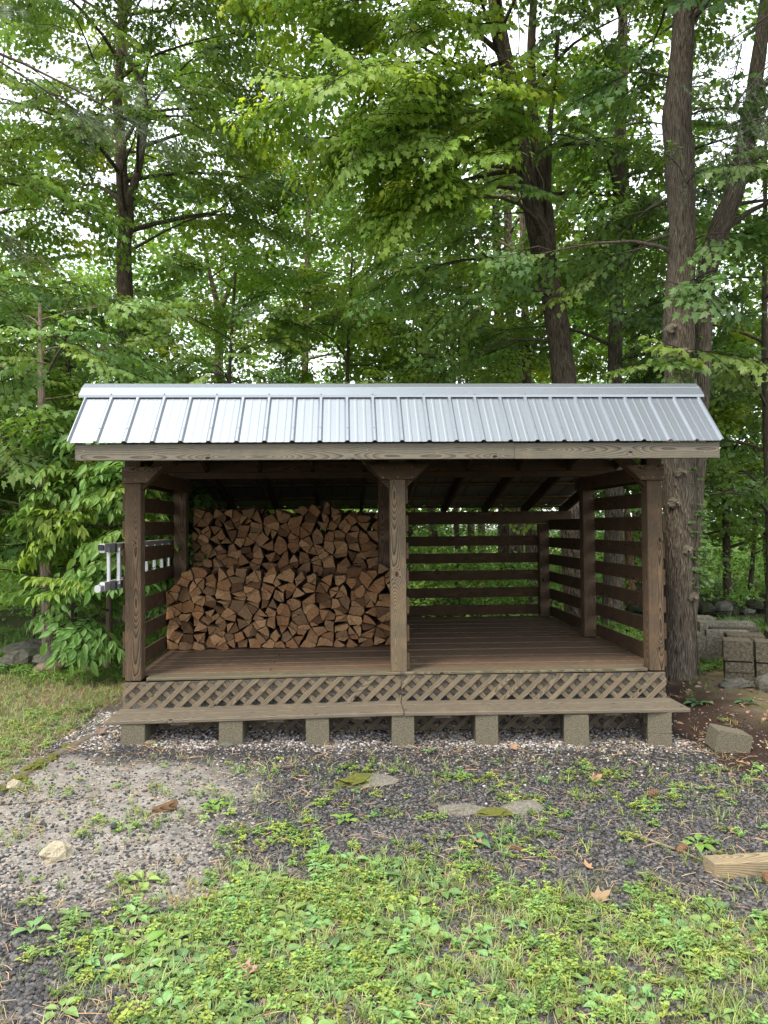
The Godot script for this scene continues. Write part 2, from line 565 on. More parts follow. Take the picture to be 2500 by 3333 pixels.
func make_ground():
	var xs = axis(-90, -5.0, 5.0, 90, 0.07)
	var zs = axis(-110, -2.6, 4.6, 40, 0.07)
	var v = PackedVector3Array()
	var c = PackedColorArray()
	var nn = PackedVector3Array()
	var idx = PackedInt32Array()
	for z in zs:
		for x in xs:
			v.append(Vector3(x, gy(x, z), z))
			nn.append(Vector3(gy(x - 0.03, z) - gy(x + 0.03, z), 0.06, gy(x, z - 0.03) - gy(x, z + 0.03)).normalized())
			var w = zones(x, z)
			var n = N2.get_noise_2d(x * 5.0, z * 5.0)
			var col = Color(0.062, 0.057, 0.053)
			col = col.lerp(Color(0.15, 0.135, 0.085), w.weedy * 0.85)
			col = col.lerp(Color(0.50, 0.46, 0.41), w.sand * clampf(0.8 + 0.5 * n, 0.0, 1.0))
			col = col.lerp(Color(0.15, 0.13, 0.12), w.pale)
			col = col.lerp(Color(0.065, 0.038, 0.026), w.soil)
			col = col.lerp(Color(0.27, 0.20, 0.15).lerp(Color(0.17, 0.18, 0.045), clampf(0.30 + 0.9 * n + 0.5 * N1.get_noise_2d(x * 1.4, z * 1.4), 0, 1)), w.moss)
			var leafy = Color(0.10, 0.075, 0.05).lerp(Color(0.05, 0.085, 0.025), clampf(0.5 + n + 0.8 * N1.get_noise_2d(x * 0.35, z * 0.35), 0, 1))
			col = col.lerp(leafy, w.forest)
			if z < -13.0 and x > 3.0:      # a mown clearing beyond the trees
				col = col.lerp(Color(0.20, 0.30, 0.07), ss(-14.0, -17.0, z) * ss(4.0, 7.0, x))
			c.append(col)
	var w_ = xs.size()
	for j in zs.size() - 1:
		for i in w_ - 1:
			var a = j * w_ + i
			idx.append_array([a, a + 1, a + w_, a + 1, a + w_ + 1, a + w_])
	var arr = []
	arr.resize(Mesh.ARRAY_MAX)
	arr[Mesh.ARRAY_VERTEX] = v
	arr[Mesh.ARRAY_NORMAL] = nn
	arr[Mesh.ARRAY_COLOR] = c
	arr[Mesh.ARRAY_INDEX] = idx
	var m = ArrayMesh.new()
	m.add_surface_from_arrays(Mesh.PRIMITIVE_TRIANGLES, arr)
	m.surface_set_material(0, M.ground)
	tag(put("ground", m), "gravel, sand, soil and forest floor around the woodshed", "ground", "", "structure")

# ---------------------------------------------------------------- the woodshed
const PX = 2.37        # middle of the corner posts
const PW = 0.142       # post width
const ZM = -1.925      # middle of the middle posts
const ZR = -3.90       # middle of the rear posts

func rect_poly(x0, y0, x1, y1) -> PackedVector2Array:
	return PackedVector2Array([Vector2(x0, y0), Vector2(x1, y0), Vector2(x1, y1), Vector2(x0, y1)])

func strip(cx: float, cy: float, ang: float, L: float, w: float) -> PackedVector2Array:
	var d = Vector2(cos(ang), sin(ang))
	var s = Vector2(-d.y, d.x) * w / 2.0
	var p = Vector2(cx, cy)
	return PackedVector2Array([p - d * L - s, p + d * L - s, p + d * L + s, p - d * L + s])

func lattice_panel(shed, x0: float, x1: float, y0: float, y1: float):
	var box = rect_poly(x0, y0, x1, y1)
	var pitch = 0.1505
	var t = PI / 4.0 * 0.955
	for layer in 2:
		var ang = t if layer == 0 else PI - t
		var ym = (y0 + y1) / 2.0
		var run = (y1 - y0)
		var k = int(ceil((x1 - x0 + run * 2.0) / pitch))
		for i in k:
			var cx = x0 - run + 0.03 + i * pitch + (0.055 if layer == 1 else 0.0)
			for poly in Geometry2D.intersect_polygons(strip(cx, ym, ang, 0.6, 0.043 + rg.randf_range(-0.002, 0.002)), box):
				var area = 0.0
				for q in poly.size():
					area += poly[q].cross(poly[(q + 1) % poly.size()])
				if absf(area) < 0.0012:
					continue
				var mb = MB.new()
				plate(mb, poly, 0.036 if layer == 0 else 0.0265, 0.009, Vector2(cos(ang), sin(ang)))
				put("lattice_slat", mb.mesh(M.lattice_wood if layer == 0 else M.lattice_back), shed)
	# hardware cloth behind the slats
	var mb = MB.new()
	var y = y0
	while y < y1:
		wire(mb, Vector3(x0, y, 0.0125), Vector3(x1, y, 0.0125), Vector3.UP)
		y += 0.0125
	var x = x0
	while x < x1:
		wire(mb, Vector3(x, y0, 0.0135), Vector3(x, y1, 0.0135), Vector3.RIGHT)
		x += 0.0125
	tag(put("wire_mesh", mb.mesh(M.wire), shed), "", "", "", "stuff")

func wire(mb: MB, a: Vector3, b: Vector3, s: Vector3):
	s *= 0.0006
	var f = Vector3(0, 0, 0.0008)
	mb.quad(sg(a - s), sg(a + f), sg(b + f), sg(b - s))
	mb.quad(sg(a + f), sg(a + s), sg(b + s), sg(b + f))
	mb.quad(sg(a + s), sg(a - s), sg(b - s), sg(b + s))

# one steel panel, three feet wide with nine-inch ribs, between two slope lines
func roof_panel(shed, x0: float, top: Vector3, bot: Vector3, under = "steel"):
	var d = (bot - top).normalized()
	var up = Vector3.RIGHT.cross(d).normalized()
	if up.y < 0:
		up = -up
	var prof = []
	var p = 0.2286
	for i in 4:
		var b = i * p
		if i == 0:
			prof.append_array([[b + 0.0, 0.019], [b + 0.009, 0.019], [b + 0.024, 0.001]])
		for k in [0.34, 0.66]:
			prof.append_array([[b + p * k - 0.014, 0.001], [b + p * k - 0.007, 0.0026], [b + p * k + 0.007, 0.0026], [b + p * k + 0.014, 0.001]])
		if i < 3:
			prof.append_array([[b + p - 0.024, 0.001], [b + p - 0.009, 0.019], [b + p + 0.009, 0.019], [b + p + 0.024, 0.001]])
		else:
			prof.append_array([[b + p - 0.024, 0.001], [b + p - 0.009, 0.0205], [b + p + 0.004, 0.0205]])
	var mb = MB.new()
	var low = MB.new()
	for i in prof.size() - 1:
		var a = prof[i]
		var b = prof[i + 1]
		var o = Vector3(x0, 0, 0)
		var A = o + Vector3(a[0], 0, 0) + up * a[1]
		var B2 = o + Vector3(b[0], 0, 0) + up * b[1]
		var t = up * 0.0012
		mb.quad(A + top + t, B2 + top + t, B2 + bot + t, A + bot + t)
		low.quad(A + top, A + bot, B2 + bot, B2 + top)
		mb.quad(A + bot, A + bot + t, B2 + bot + t, B2 + bot)
	var me = mb.mesh(M.steel)
	low.add_to(me, M[under])
	return put("roof_panel", me, shed)

func make_shed():
	rg.seed = 41
	var s = root("woodshed")
	tag(s, "open-fronted timber woodshed with slatted sides and a ribbed metal roof", "woodshed")
	# deck: boards running along the front, two lengths meeting near the middle post
	sag = 0.010
	var nb = 20
	var bw = 0.1885
	for i in nb:
		var z = -i * 0.2005 - bw / 2.0 + 0.022
		var cut = 0.006 if i == 0 else (rg.randf_range(-0.03, 0.03) if i % 2 == 0 else -1.18 + rg.randf_range(-0.02, 0.02))
		var xl = -2.25 if i == 0 else -2.435
		var xr = 2.27 if i == 0 else 2.435
		var mat = "nosing_wood" if i == 0 else "deck_wood"
		var j = rg.randf_range(-0.0015, 0.0015)
		if i == 0:
			board("deck_board", s, mat, Vector3(xl, -0.0135, z), Vector3(cut - 0.002, -0.0135, z), bw, 0.027, Vector3.UP, 0.006)
			board("deck_board", s, mat, Vector3(cut + 0.002, -0.0135, z), Vector3(xr, -0.0135, z), bw, 0.027, Vector3.UP, 0.006)
		else:
			# notched round the corner posts: the first boards stop at the posts
			if z > -0.17:
				xl = -PX + PW / 2 + 0.004
				xr = PX - PW / 2 - 0.004
			board("deck_board", s, mat, Vector3(xl, -0.0135 + j, z), Vector3(cut - 0.003, -0.0135 + j, z), bw, 0.027, Vector3.UP, 0.006)
			board("deck_board", s, mat, Vector3(cut + 0.003, -0.0135 - j, z), Vector3(xr, -0.0135 - j, z), bw, 0.027, Vector3.UP, 0.006)
	# rim joists and floor joists under the deck
	sag = 0.02
	for h in [[-2.44, 0.003], [0.007, 2.44]]:
		board("rim_joist", s, "joist_wood", Vector3(h[0], -0.115, -0.018), Vector3(h[1], -0.115, -0.018), 0.038, 0.17)
	for x in [-2.42, 2.42]:
		board("rim_joist", s, "frame_wood", Vector3(x, -0.125, -0.04), Vector3(x, -0.125, -3.96), 0.036, 0.17)
	board("rim_joist", s, "frame_wood", Vector3(-2.4, -0.125, -3.95), Vector3(2.4, -0.125, -3.95), 0.036, 0.17)
	for y in [-0.30, -0.44]:
		board("skirt_board", s, "frame_wood", Vector3(-2.4, y, -3.93), Vector3(2.4, y, -3.93), 0.02, 0.13)
		board("skirt_board", s, "frame_wood", Vector3(2.41, y, -0.1), Vector3(2.41, y, -3.9), 0.02, 0.13)
		board("skirt_board", s, "frame_wood", Vector3(-2.41, y, -0.9), Vector3(-2.41, y, -3.9), 0.02, 0.13)
	for k in 9:
		board("floor_joist", s, "frame_wood", Vector3(-2.0 + k * 0.5, -0.14, -0.06), Vector3(-2.0 + k * 0.5, -0.14, -3.92), 0.038, 0.17)
	for x in [-2.2, -0.75, 0.75, 2.2]:
		for z in [-1.0, -2.4, -3.7]:
			var g = gy(x, z)
			var mb = MB.new()
			beam(mb, Vector3(x - 0.2, (g - 0.25) / 2.0 - 0.01, z), Vector3(x + 0.2, (g - 0.25) / 2.0 - 0.01, z), 0.19, -0.25 - g + 0.02, Vector3.UP, 0.006)
			put("footing_block", mb.mesh(M.block), s)
	lattice_panel(s, -2.452, 0.004, -0.50, -0.028)
	lattice_panel(s, 0.010, 2.436, -0.52, -0.028)
	sag = 0.0
	# posts
	for x in [-PX, -0.006, PX]:
		var y0 = -0.033 if absf(x) > 1 else 0.002
		board("post", s, "post" if absf(x) > 1 else "post_pale", Vector3(x, y0, -PW / 2), Vector3(x, 1.93, -PW / 2), PW, PW, Vector3.BACK, 0.005)
	for x in [-PX, -0.03, PX]:
		board("post", s, "post", Vector3(x, 0.001, ZM), Vector3(x, 1.872, ZM), PW, PW, Vector3.BACK, 0.005)
		board("post", s, "post", Vector3(x, 0.001, ZR), Vector3(x, 1.325, ZR), PW, PW, Vector3.BACK, 0.005)
	# front header, gusset plates, knee braces
	board("header_beam", s, "frame_wood", Vector3(-2.70, 2.0, -0.05), Vector3(2.72, 2.0, -0.05), 0.04, 0.14)
	board("header_beam", s, "frame_wood", Vector3(-2.70, 2.0, -0.105), Vector3(2.72, 2.0, -0.105), 0.04, 0.14)
	for g in [[-0.275, 0.288, -0.150, 0.150, 1.737, 1.873], [-2.452, -2.099, -2.452, -2.234, 1.719, 1.860], [2.093, 2.448, 2.232, 2.448, 1.717, 1.852]]:
		var mb = MB.new()
		plate(mb, PackedVector2Array([Vector2(g[2], g[4]), Vector2(g[3], g[4]), Vector2(g[1], g[5]), Vector2(g[0], g[5])]), 0.037, 0.035, Vector2(1, 0))
		put("gusset_plate", mb.mesh(M.frame_wood if g[0] < -0.2 and g[0] > -1 else M.post), s)
	var nl = CylinderMesh.new()
	nl.top_radius = 0.004
	nl.bottom_radius = 0.004
	nl.height = 0.003
	nl.radial_segments = 6
	nl.rings = 1
	nl.material = M.screw_steel
	for c in [[-0.006, 1.80, 0.0385, 0.22], [-2.33, 1.79, 0.0385, 0.16], [2.34, 1.785, 0.0385, 0.16]]:
		for k in 6:
			put("nail", nl, s, Vector3(c[0] + c[3] * ((k % 3) - 1) * 0.6, c[1] + 0.045 * (1 if k < 3 else -1), c[2])).rotation_degrees.x = 90
	for k in 10:
		put("nail", nl, s, Vector3(-2.62 + k * 0.58 + 0.01 * (k % 3), 1.955 - 0.03 * (k % 2), 0.5045)).rotation_degrees.x = 90
	for k in [[-0.006, -1], [-0.006, 1], [-PX, 1], [PX, -1]]:
		var e = k[1]
		var px = k[0] + e * (PW / 2 + 0.003)
		var mb = MB.new()
		var yb = 1.655
		plate(mb, PackedVector2Array([Vector2(px, yb), Vector2(px + e * 0.275, yb + 0.275), Vector2(px + e * 0.135, yb + 0.275), Vector2(px, yb + 0.14)]), -0.03, 0.09, Vector2(0.7 * e, 0.7))
		put("knee_brace", mb.mesh(M.frame_wood), s)
	# side plates from front to middle posts, inside the posts
	for e in [-1, 1]:
		board("side_plate", s, "slat_wood", Vector3(e * 2.28, 1.785, -0.02), Vector3(e * 2.28, 1.785, -2.03), 0.036, 0.138)
	# middle beam with blocking between the rafters
	board("middle_beam", s, "frame_wood", Vector3(-2.54, 1.909, -1.885), Vector3(0.05, 1.909, -1.885), 0.09, 0.072)
	board("middle_beam", s, "frame_wood", Vector3(0.054, 1.909, -1.885), Vector3(2.72, 1.909, -1.885), 0.09, 0.072)
	var rx = [-2.70, -2.06, -1.46, -0.86, -0.26, 0.34, 0.94, 1.54, 2.13, 2.705]
	for i in 9:
		board("blocking_board", s, "frame_wood", Vector3(rx[i] + 0.022, 2.005, -1.86), Vector3(rx[i + 1] - 0.022, 2.005, -1.86), 0.036, 0.115)
	# rear beam and rafters
	board("rear_beam", s, "frame_wood", Vector3(-2.77, 1.42, -3.86), Vector3(0.0, 1.42, -3.86), 0.038, 0.18)
	board("rear_beam", s, "frame_wood", Vector3(0.004, 1.42, -3.86), Vector3(2.77, 1.42, -3.86), 0.038, 0.18)
	var ridge = Vector3(0, 2.555, -0.03)
	var reave = Vector3(0, 1.600, -4.22)
	var rd = (reave - ridge).normalized()
	var rn = Vector3(0, -rd.z, rd.y)
	if rn.y < 0:
		rn = -rn
	for x in rx:
		board("rafter", s, "frame_wood", ridge + Vector3(x, 0, 0) - rn * 0.105 + rd * 0.02, reave + Vector3(x, 0, 0) - rn * 0.105 - rd * 0.03, 0.038, 0.135, rn)
	for t in [0.06, 0.38, 0.71, 0.865, 0.985]:
		var q = ridge.lerp(reave, t) - rn * 0.026
		board("purlin", s, "purlin_wood", q + Vector3(-2.73, 0, 0), q + Vector3(2.73, 0, 0), 0.085, 0.019, rn)
	# front slope: short rafters, purlins, fascia
	var feave = Vector3(0, 2.017, 0.5335)
	var ftop = Vector3(0, 2.567, 0.003)
	var fd = (feave - ftop).normalized()
	var fn = Vector3(0, fd.z, -fd.y)
	for x in rx:
		board("hood_rafter", s, "fascia_wood", ftop + Vector3(x, 0, 0) - fn * 0.075 + fd * 0.03, feave + Vector3(x, 0, 0) - fn * 0.075 - fd * 0.09, 0.038, 0.088, fn)
	for t in [0.12, 0.82]:
		var q = ftop.lerp(feave, t) - fn * 0.018
		board("purlin", s, "purlin_wood", q + Vector3(-2.70, 0, 0), q + Vector3(2.70, 0, 0), 0.07, 0.019, fn)
	board("fascia_board", s, "fascia_wood", Vector3(-2.69, 1.942, 0.488), Vector3(0.9515, 1.942, 0.488), 0.03, 0.136)
	board("fascia_board", s, "fascia_wood", Vector3(0.954, 1.940, 0.488), Vector3(2.731, 1.940, 0.488), 0.03, 0.136)
	# steel panels
	for i in 6:
		roof_panel(s, -2.743 + i * 0.9144, ftop, feave)
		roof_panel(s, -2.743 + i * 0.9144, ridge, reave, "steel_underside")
	# ridge cap in two lengths
	for h in [[-2.795, -0.206, 0.0], [-0.209, 2.79, 0.0015]]:
		var mb = MB.new()
		var o = h[2]
		var pr = [Vector2(0.128, 2.462 + o), Vector2(0.128, 2.484 + o), Vector2(0.052, 2.560 + o), Vector2(0.050, 2.556 + o), Vector2(0.044, 2.562 + o), Vector2(0.044, 2.568 + o), Vector2(-0.022, 2.612 + o), Vector2(-0.17, 2.577 + o), Vector2(-0.17, 2.570 + o)]
		for i in pr.size() - 1:
			var a = pr[i]
			var b = pr[i + 1]
			mb.quad(Vector3(h[0], b.y, b.x), Vector3(h[1], b.y, b.x), Vector3(h[1], a.y, a.x), Vector3(h[0], a.y, a.x))
		# folded ends
		for x in [h[0], h[1]]:
			for i in range(1, pr.size() - 2):
				mb.tri(Vector3(x, pr[0].y, pr[0].x), Vector3(x, pr[i].y, pr[i].x), Vector3(x, pr[i + 1].y, pr[i + 1].x))
		put("ridge_cap", mb.mesh(M.steel), s)
	# foam strip under the cap, then the screws
	board("closure_strip", s, "black_rubber", Vector3(-2.74, 2.483, 0.098), Vector3(2.74, 2.483, 0.098), 0.012, 0.018, fn)
	var sc = CylinderMesh.new()
	sc.top_radius = 0.005
	sc.bottom_radius = 0.0065
	sc.height = 0.007
	sc.radial_segments = 6
	sc.rings = 1
	sc.material = M.screw_steel
	var tilt = Basis(Vector3.RIGHT, acos(fn.y))
	for i in 25:
		var x = -2.743 + i * 0.2286
		if i > 0 and i < 24:
			put("screw", sc, s, ftop.lerp(feave, 0.78) + Vector3(x, 0, 0) + fn * 0.0225).basis = tilt
		if i % 2 == 1:
			put("screw", sc, s, Vector3(x, 2.494, 0.128)).basis = tilt
	# slats: sides, back and the divider on the middle posts
	var rows = [0.071, 0.3235, 0.5655, 0.8165, 1.064, 1.312, 1.5445]
	for e in [-1, 1]:
		for k in rows.size():
			var x = e * (PX + PW / 2 + 0.011)
			board("side_slat", s, "slat_wood", Vector3(x, rows[k], 0.0 - rg.randf() * 0.012), Vector3(x, rows[k] + rg.randf_range(-0.004, 0.004), -1.90), 0.019, 0.146)
			if k < 6:
				board("side_slat", s, "slat_wood", Vector3(x, rows[k], -1.905), Vector3(x, rows[k] + rg.randf_range(-0.004, 0.004), -3.97), 0.019, 0.146)
		board("side_slat", s, "slat_wood", Vector3(e * (PX + PW / 2 + 0.011), 1.785, -0.004), Vector3(e * (PX + PW / 2 + 0.011), 1.785, -1.99), 0.019, 0.15)
	for k in 5:
		var y = [0.0875, 0.339, 0.588, 0.838, 1.0875][k]
		for h in [[-2.44, -0.032], [-0.028, 2.44]]:
			board("rear_slat", s, "slat_wood", Vector3(h[0], y, -3.982), Vector3(h[1], y, -3.982), 0.019, 0.142)
	for k in 7:
		var y = [0.093, 0.343, 0.593, 0.84, 1.09, 1.34, 1.59][k]
		board("divider_slat", s, "slat_wood", Vector3(0.078, y, -0.012), Vector3(0.062, y, -1.98), 0.022, 0.145)
		if k < 6:
			board("divider_slat", s, "slat_wood", Vector3(0.06, y, -1.985), Vector3(0.054, y, -3.82), 0.022, 0.145)
	# hooks on the left side for the ladder
	for z in [-0.4, -1.7]:
		board("ladder_hook", s, "screw_steel", Vector3(-2.44, 0.786, z), Vector3(-2.64, 0.786, z), 0.03, 0.008)
		board("ladder_hook", s, "screw_steel", Vector3(-2.636, 0.782, z), Vector3(-2.636, 0.84, z), 0.03, 0.008, Vector3.RIGHT)

# ---------------------------------------------------------------- plank step on concrete blocks
func block_mesh(w: float, h: float, L: float, cores: bool) -> ArrayMesh:
	# a building block lying along z: w across, h high, L deep; open cores run across x when turned on its side
	var mb = MB.new()
	if not cores:
		beam(mb, Vector3(0, h / 2, 0), Vector3(0, h / 2, -L), w, h, Vector3.UP, 0.010)
		for i in mb.v.size():
			var p = mb.v[i]
			mb.v[i] = p + Vector3(N1.get_noise_3d(p.x * 9.0 + w * 99.0, p.y * 9.0, p.z * 9.0), N1.get_noise_3d(p.y * 9.0, p.x * 9.0 + h * 70.0, p.z * 9.0), 0) * 0.008
		return mb.mesh(M.block)
	var webs = [[0.0, 0.035], [L / 2 - 0.017, L / 2 + 0.017], [L - 0.035, L]]
	for k in webs:
		beam(mb, Vector3(0, h / 2, -k[0]), Vector3(0, h / 2, -k[1]), w, h, Vector3.UP, 0.005)
	for y in [0.017, h - 0.017]:
		beam(mb, Vector3(0, y, -0.034), Vector3(0, y, -L + 0.034), w - 0.004, 0.034, Vector3.UP, 0.003)
	return mb.mesh(M.block)

func make_step():
	rg.seed = 77
	# [x, z front, top y, width, turn, label]
	var bl = [
		[-2.247, 0.452, -0.300, 0.195, 1.0, "grey concrete block under the end of the step nearest the ladder"],
		[-1.446, 0.45, -0.288, 0.197, 0.5, "second grey concrete block from the ladder end under the left plank"],
		[-0.727, 0.45, -0.276, 0.19, -0.5, "grey concrete block under the left plank, next to the joint block"],
		[-0.010, 0.45, -0.263, 0.192, 0.0, "grey concrete block under the joint between both step planks"],
		[0.702, 0.45, -0.282, 0.194, -3.0, "grey concrete block under the right plank, next to the joint block"],
		[1.468, 0.455, -0.302, 0.205, -12.0, "tall grey concrete block turned a little, beside the stacked pair"]]
	for b in bl:
		var g = gy(b[0], b[1]) - 0.03
		var o = put("concrete_block", block_mesh(b[3], b[2] - g, 0.394, false), null, Vector3(b[0], g, b[1]))
		o.rotation_degrees.y = b[4]
		tag(o, b[5], "concrete block", "concrete blocks carrying the step")
	for k in 2:
		var y = -0.668 if k == 0 else -0.480
		var o = put("concrete_block", block_mesh(0.196, 0.185, 0.394, true), null, Vector3(2.189 + 0.003 * k, y, 0.452 - 0.006 * k))
		o.rotation_degrees.y = -13.0 + k * 2.0
		tag(o, ["lower hollow concrete block of the stacked pair, sunk in gravel", "upper hollow concrete block of the stacked pair under the plank end"][k], "concrete block", "concrete blocks carrying the step")
	# the two planks: two boards side by side each, with cleats below
	var lab = ["left weathered grey step plank, the one running past the ladder end", "right weathered step plank, its end reaching towards the brown soil"]
	for h in 2:
		var xs = [[-2.468, -0.008], [0.004, 2.455]][h]
		var ya = [-0.270, -0.246] if h == 0 else [-0.250, -0.272]
		var p = root("step_plank", Vector3((xs[0] + xs[1]) / 2, -0.26, 0.26))
		tag(p, lab[h], "plank step", "planks of the long step")
		var at = p.position
		for q in [[0.325, 0.275], [0.115, 0.137]]:
			var cut = 0.018 if h == 0 else -0.018
			board("board", p, "plank_wood", Vector3(xs[0], ya[0] - 0.017, q[0]) - at, Vector3(xs[1], ya[1] - 0.017, q[0]) - at, q[1], 0.034, Vector3.UP, 0.007)
		for c in ([-1.87, -1.08, -0.36] if h == 0 else [0.33, 1.09, 1.80]):
			var y = lerpf(ya[0], ya[1], (c - xs[0]) / (xs[1] - xs[0])) - 0.034
			board("cleat", p, "plank_wood", Vector3(c, y - 0.014, 0.42) - at, Vector3(c, y - 0.014, 0.07) - at, 0.145, 0.024, Vector3.UP, 0.004)

# ---------------------------------------------------------------- aluminium extension ladder on the left wall
func make_ladder():
	rg.seed = 5
	var l = root("extension_ladder", Vector3(-2.53, 0.80, -1.1))
	tag(l, "silver aluminium extension ladder hung sideways along the shed's left wall", "ladder")
	var at = l.position
	for sct in 2:
		var x = -2.487 - sct * 0.062
		var zf = 0.18 - sct * 0.02 if sct == 0 else 0.26
		var zb = -2.7 + sct * 0.25
		for y in [0.822, 1.150]:
			var mb = MB.new()
			beam(mb, Vector3(x, y, zf), Vector3(x, y, zb), 0.006, 0.07, Vector3.UP, 0.001)
			for e in [-1, 1]:
				beam(mb, Vector3(x + 0.0, y + e * 0.034, zf), Vector3(x + 0.0, y + e * 0.034, zb), 0.034, 0.006, Vector3.UP, 0.001)
			for k in [mb]:
				put("rail", k.mesh(M.aluminium), l).position = -at
			var cap = MB.new()
			beam(cap, Vector3(x, y, zf + 0.012), Vector3(x, y, zf - 0.05), 0.042, 0.078, Vector3.UP, 0.004)
			put("end_cap", cap.mesh(M.black_rubber if sct == 0 else M.aluminium), l).position = -at
		var z = zf - 0.16
		while z > zb + 0.1:
			var mb = MB.new()
			tube(mb, [Vector3(x, 0.826, z), Vector3(x, 1.146, z)], [0.0165, 0.0165], 12)
			put("rung", mb.mesh(M.aluminium), l).position = -at
			z -= 0.305
	# swivel feet at the near end, and the cord tied round the rungs
	var f = MB.new()
	beam(f, Vector3(-2.556, 0.812, 0.37), Vector3(-2.556, 0.812, 0.25), 0.05, 0.062, Vector3.UP, 0.012)
	put("foot", f.mesh(M.aluminium), l).position = -at
	f = MB.new()
	beam(f, Vector3(-2.553, 1.155, 0.30), Vector3(-2.553, 1.155, 0.25), 0.045, 0.05, Vector3.UP, 0.01)
	put("foot", f.mesh(M.black_rubber), l).position = -at
	f = MB.new()
	var pts = []
	for k in 12:
		var t = k / 11.0
		pts.append(Vector3(-2.475, 1.12 - 0.30 * t + 0.05 * sin(t * 9.0), -0.55 - 0.9 * t))
	var rd = []
	rd.resize(12)
	rd.fill(0.004)
	tube(f, pts, rd, 5)
	put("cord", f.mesh(M.black_rubber), l).position = -at

# ---------------------------------------------------------------- firewood
func clip_poly(poly: PackedVector2Array, p: Vector2, nrm: Vector2) -> PackedVector2Array:
	var out = PackedVector2Array()
	for i in poly.size():
		var a = poly[i]
		var b = poly[(i + 1) % poly.size()]
		var da = (a - p).dot(nrm)
		var db = (b - p).dot(nrm)
		if da <= 0:
			out.append(a)
		if (da < 0 and db > 0) or (da > 0 and db < 0):
			out.append(a.lerp(b, da / (da - db)))
	return out

func poly_area(p: PackedVector2Array) -> float:
	var s = 0.0
	for i in p.size():
		s += p[i].cross(p[(i + 1) % p.size()])
	return s / 2.0

func poly_mid(p: PackedVector2Array) -> Vector2:
	var s = Vector2()
	for q in p:
		s += q
	return s / p.size()

func log_shape(poly: PackedVector2Array, L: float, end: MB, side: MB, bark: MB, o: Vector3):
	# ring of the sawn end, with one edge rounded where the bark was
	var m = poly.size()
	var be = rg.randi() % m
	var best = 0.0
	for i in m:
		var e = poly[i].distance_to(poly[(i + 1) % m]) * rg.randf_range(0.6, 1.2)
		if e > best:
			best = e
			be = i
	var ring = PackedVector2Array()
	var isb = []
	for i in m:
		var a = poly[i]
		var b = poly[(i + 1) % m]
		var nrm = Vector2((b - a).y, -(b - a).x).normalized()
		var seg = 4 if i == be else 3
		var bul = a.distance_to(b) * (rg.randf_range(0.05, 0.12) if i == be else rg.randf_range(-0.03, 0.015))
		for k in seg:
			var t = float(k) / seg
			var q = a.lerp(b, t) + nrm * bul * 4.0 * t * (1.0 - t)
			if k > 0:
				q += nrm * rg.randf_range(-0.003, 0.003)
			ring.append(q)
			isb.append(i == be)
	var apex = poly[(be + (m + 1) / 2 + (1 if m > 3 else 0)) % m] * rg.randf_range(0.7, 1.3)
	var rot = rg.randf() * TAU
	var tx = rg.randf_range(-0.05, 0.05)
	var ty = rg.randf_range(-0.05, 0.05)
	var euv = func(q): return ((q - apex).rotated(rot)) / 0.30 + Vector2(0.5, 0.5)
	var F = []
	var C = []
	var K = []
	for q in ring:
		var zz = q.x * tx / 0.06 * 0.5 + q.y * ty / 0.06 * 0.5
		F.append(o + Vector3(q.x * 0.955, q.y * 0.955, zz + rg.randf_range(-0.001, 0.0015)))
		C.append(o + Vector3(q.x, q.y, zz - 0.004))
		var w = q * rg.randf_range(0.93, 1.0)
		K.append(o + Vector3(w.x, w.y, -L))
	var n = ring.size()
	var mid = o + Vector3(0, 0, 0.001)
	for i in n:
		var j = (i + 1) % n
		end.tri(mid, F[j], F[i], euv.call(Vector2()), euv.call(ring[j]), euv.call(ring[i]))
		end.quad(F[i], F[j], C[j], C[i], euv.call(ring[i]), euv.call(ring[j]), euv.call(ring[j]), euv.call(ring[i]))
		var tgt = bark if isb[i] else side
		var us = 1.0 / 0.3 if not isb[i] else 1.6
		var u0 = i * 0.03 * us + rot
		tgt.quad(C[i], C[j], K[j], K[i], Vector2(u0, rot), Vector2(u0 + 0.03 * us, rot), Vector2(u0 + 0.03 * us, rot + L / 2.4), Vector2(u0, rot + L / 2.4))

func ordinal(k: int) -> String:
	var e = "th"
	if k % 100 < 11 or k % 100 > 13:
		e = {1: "st", 2: "nd", 3: "rd"}.get(k % 10, "th")
	return "%d%s" % [k, e]

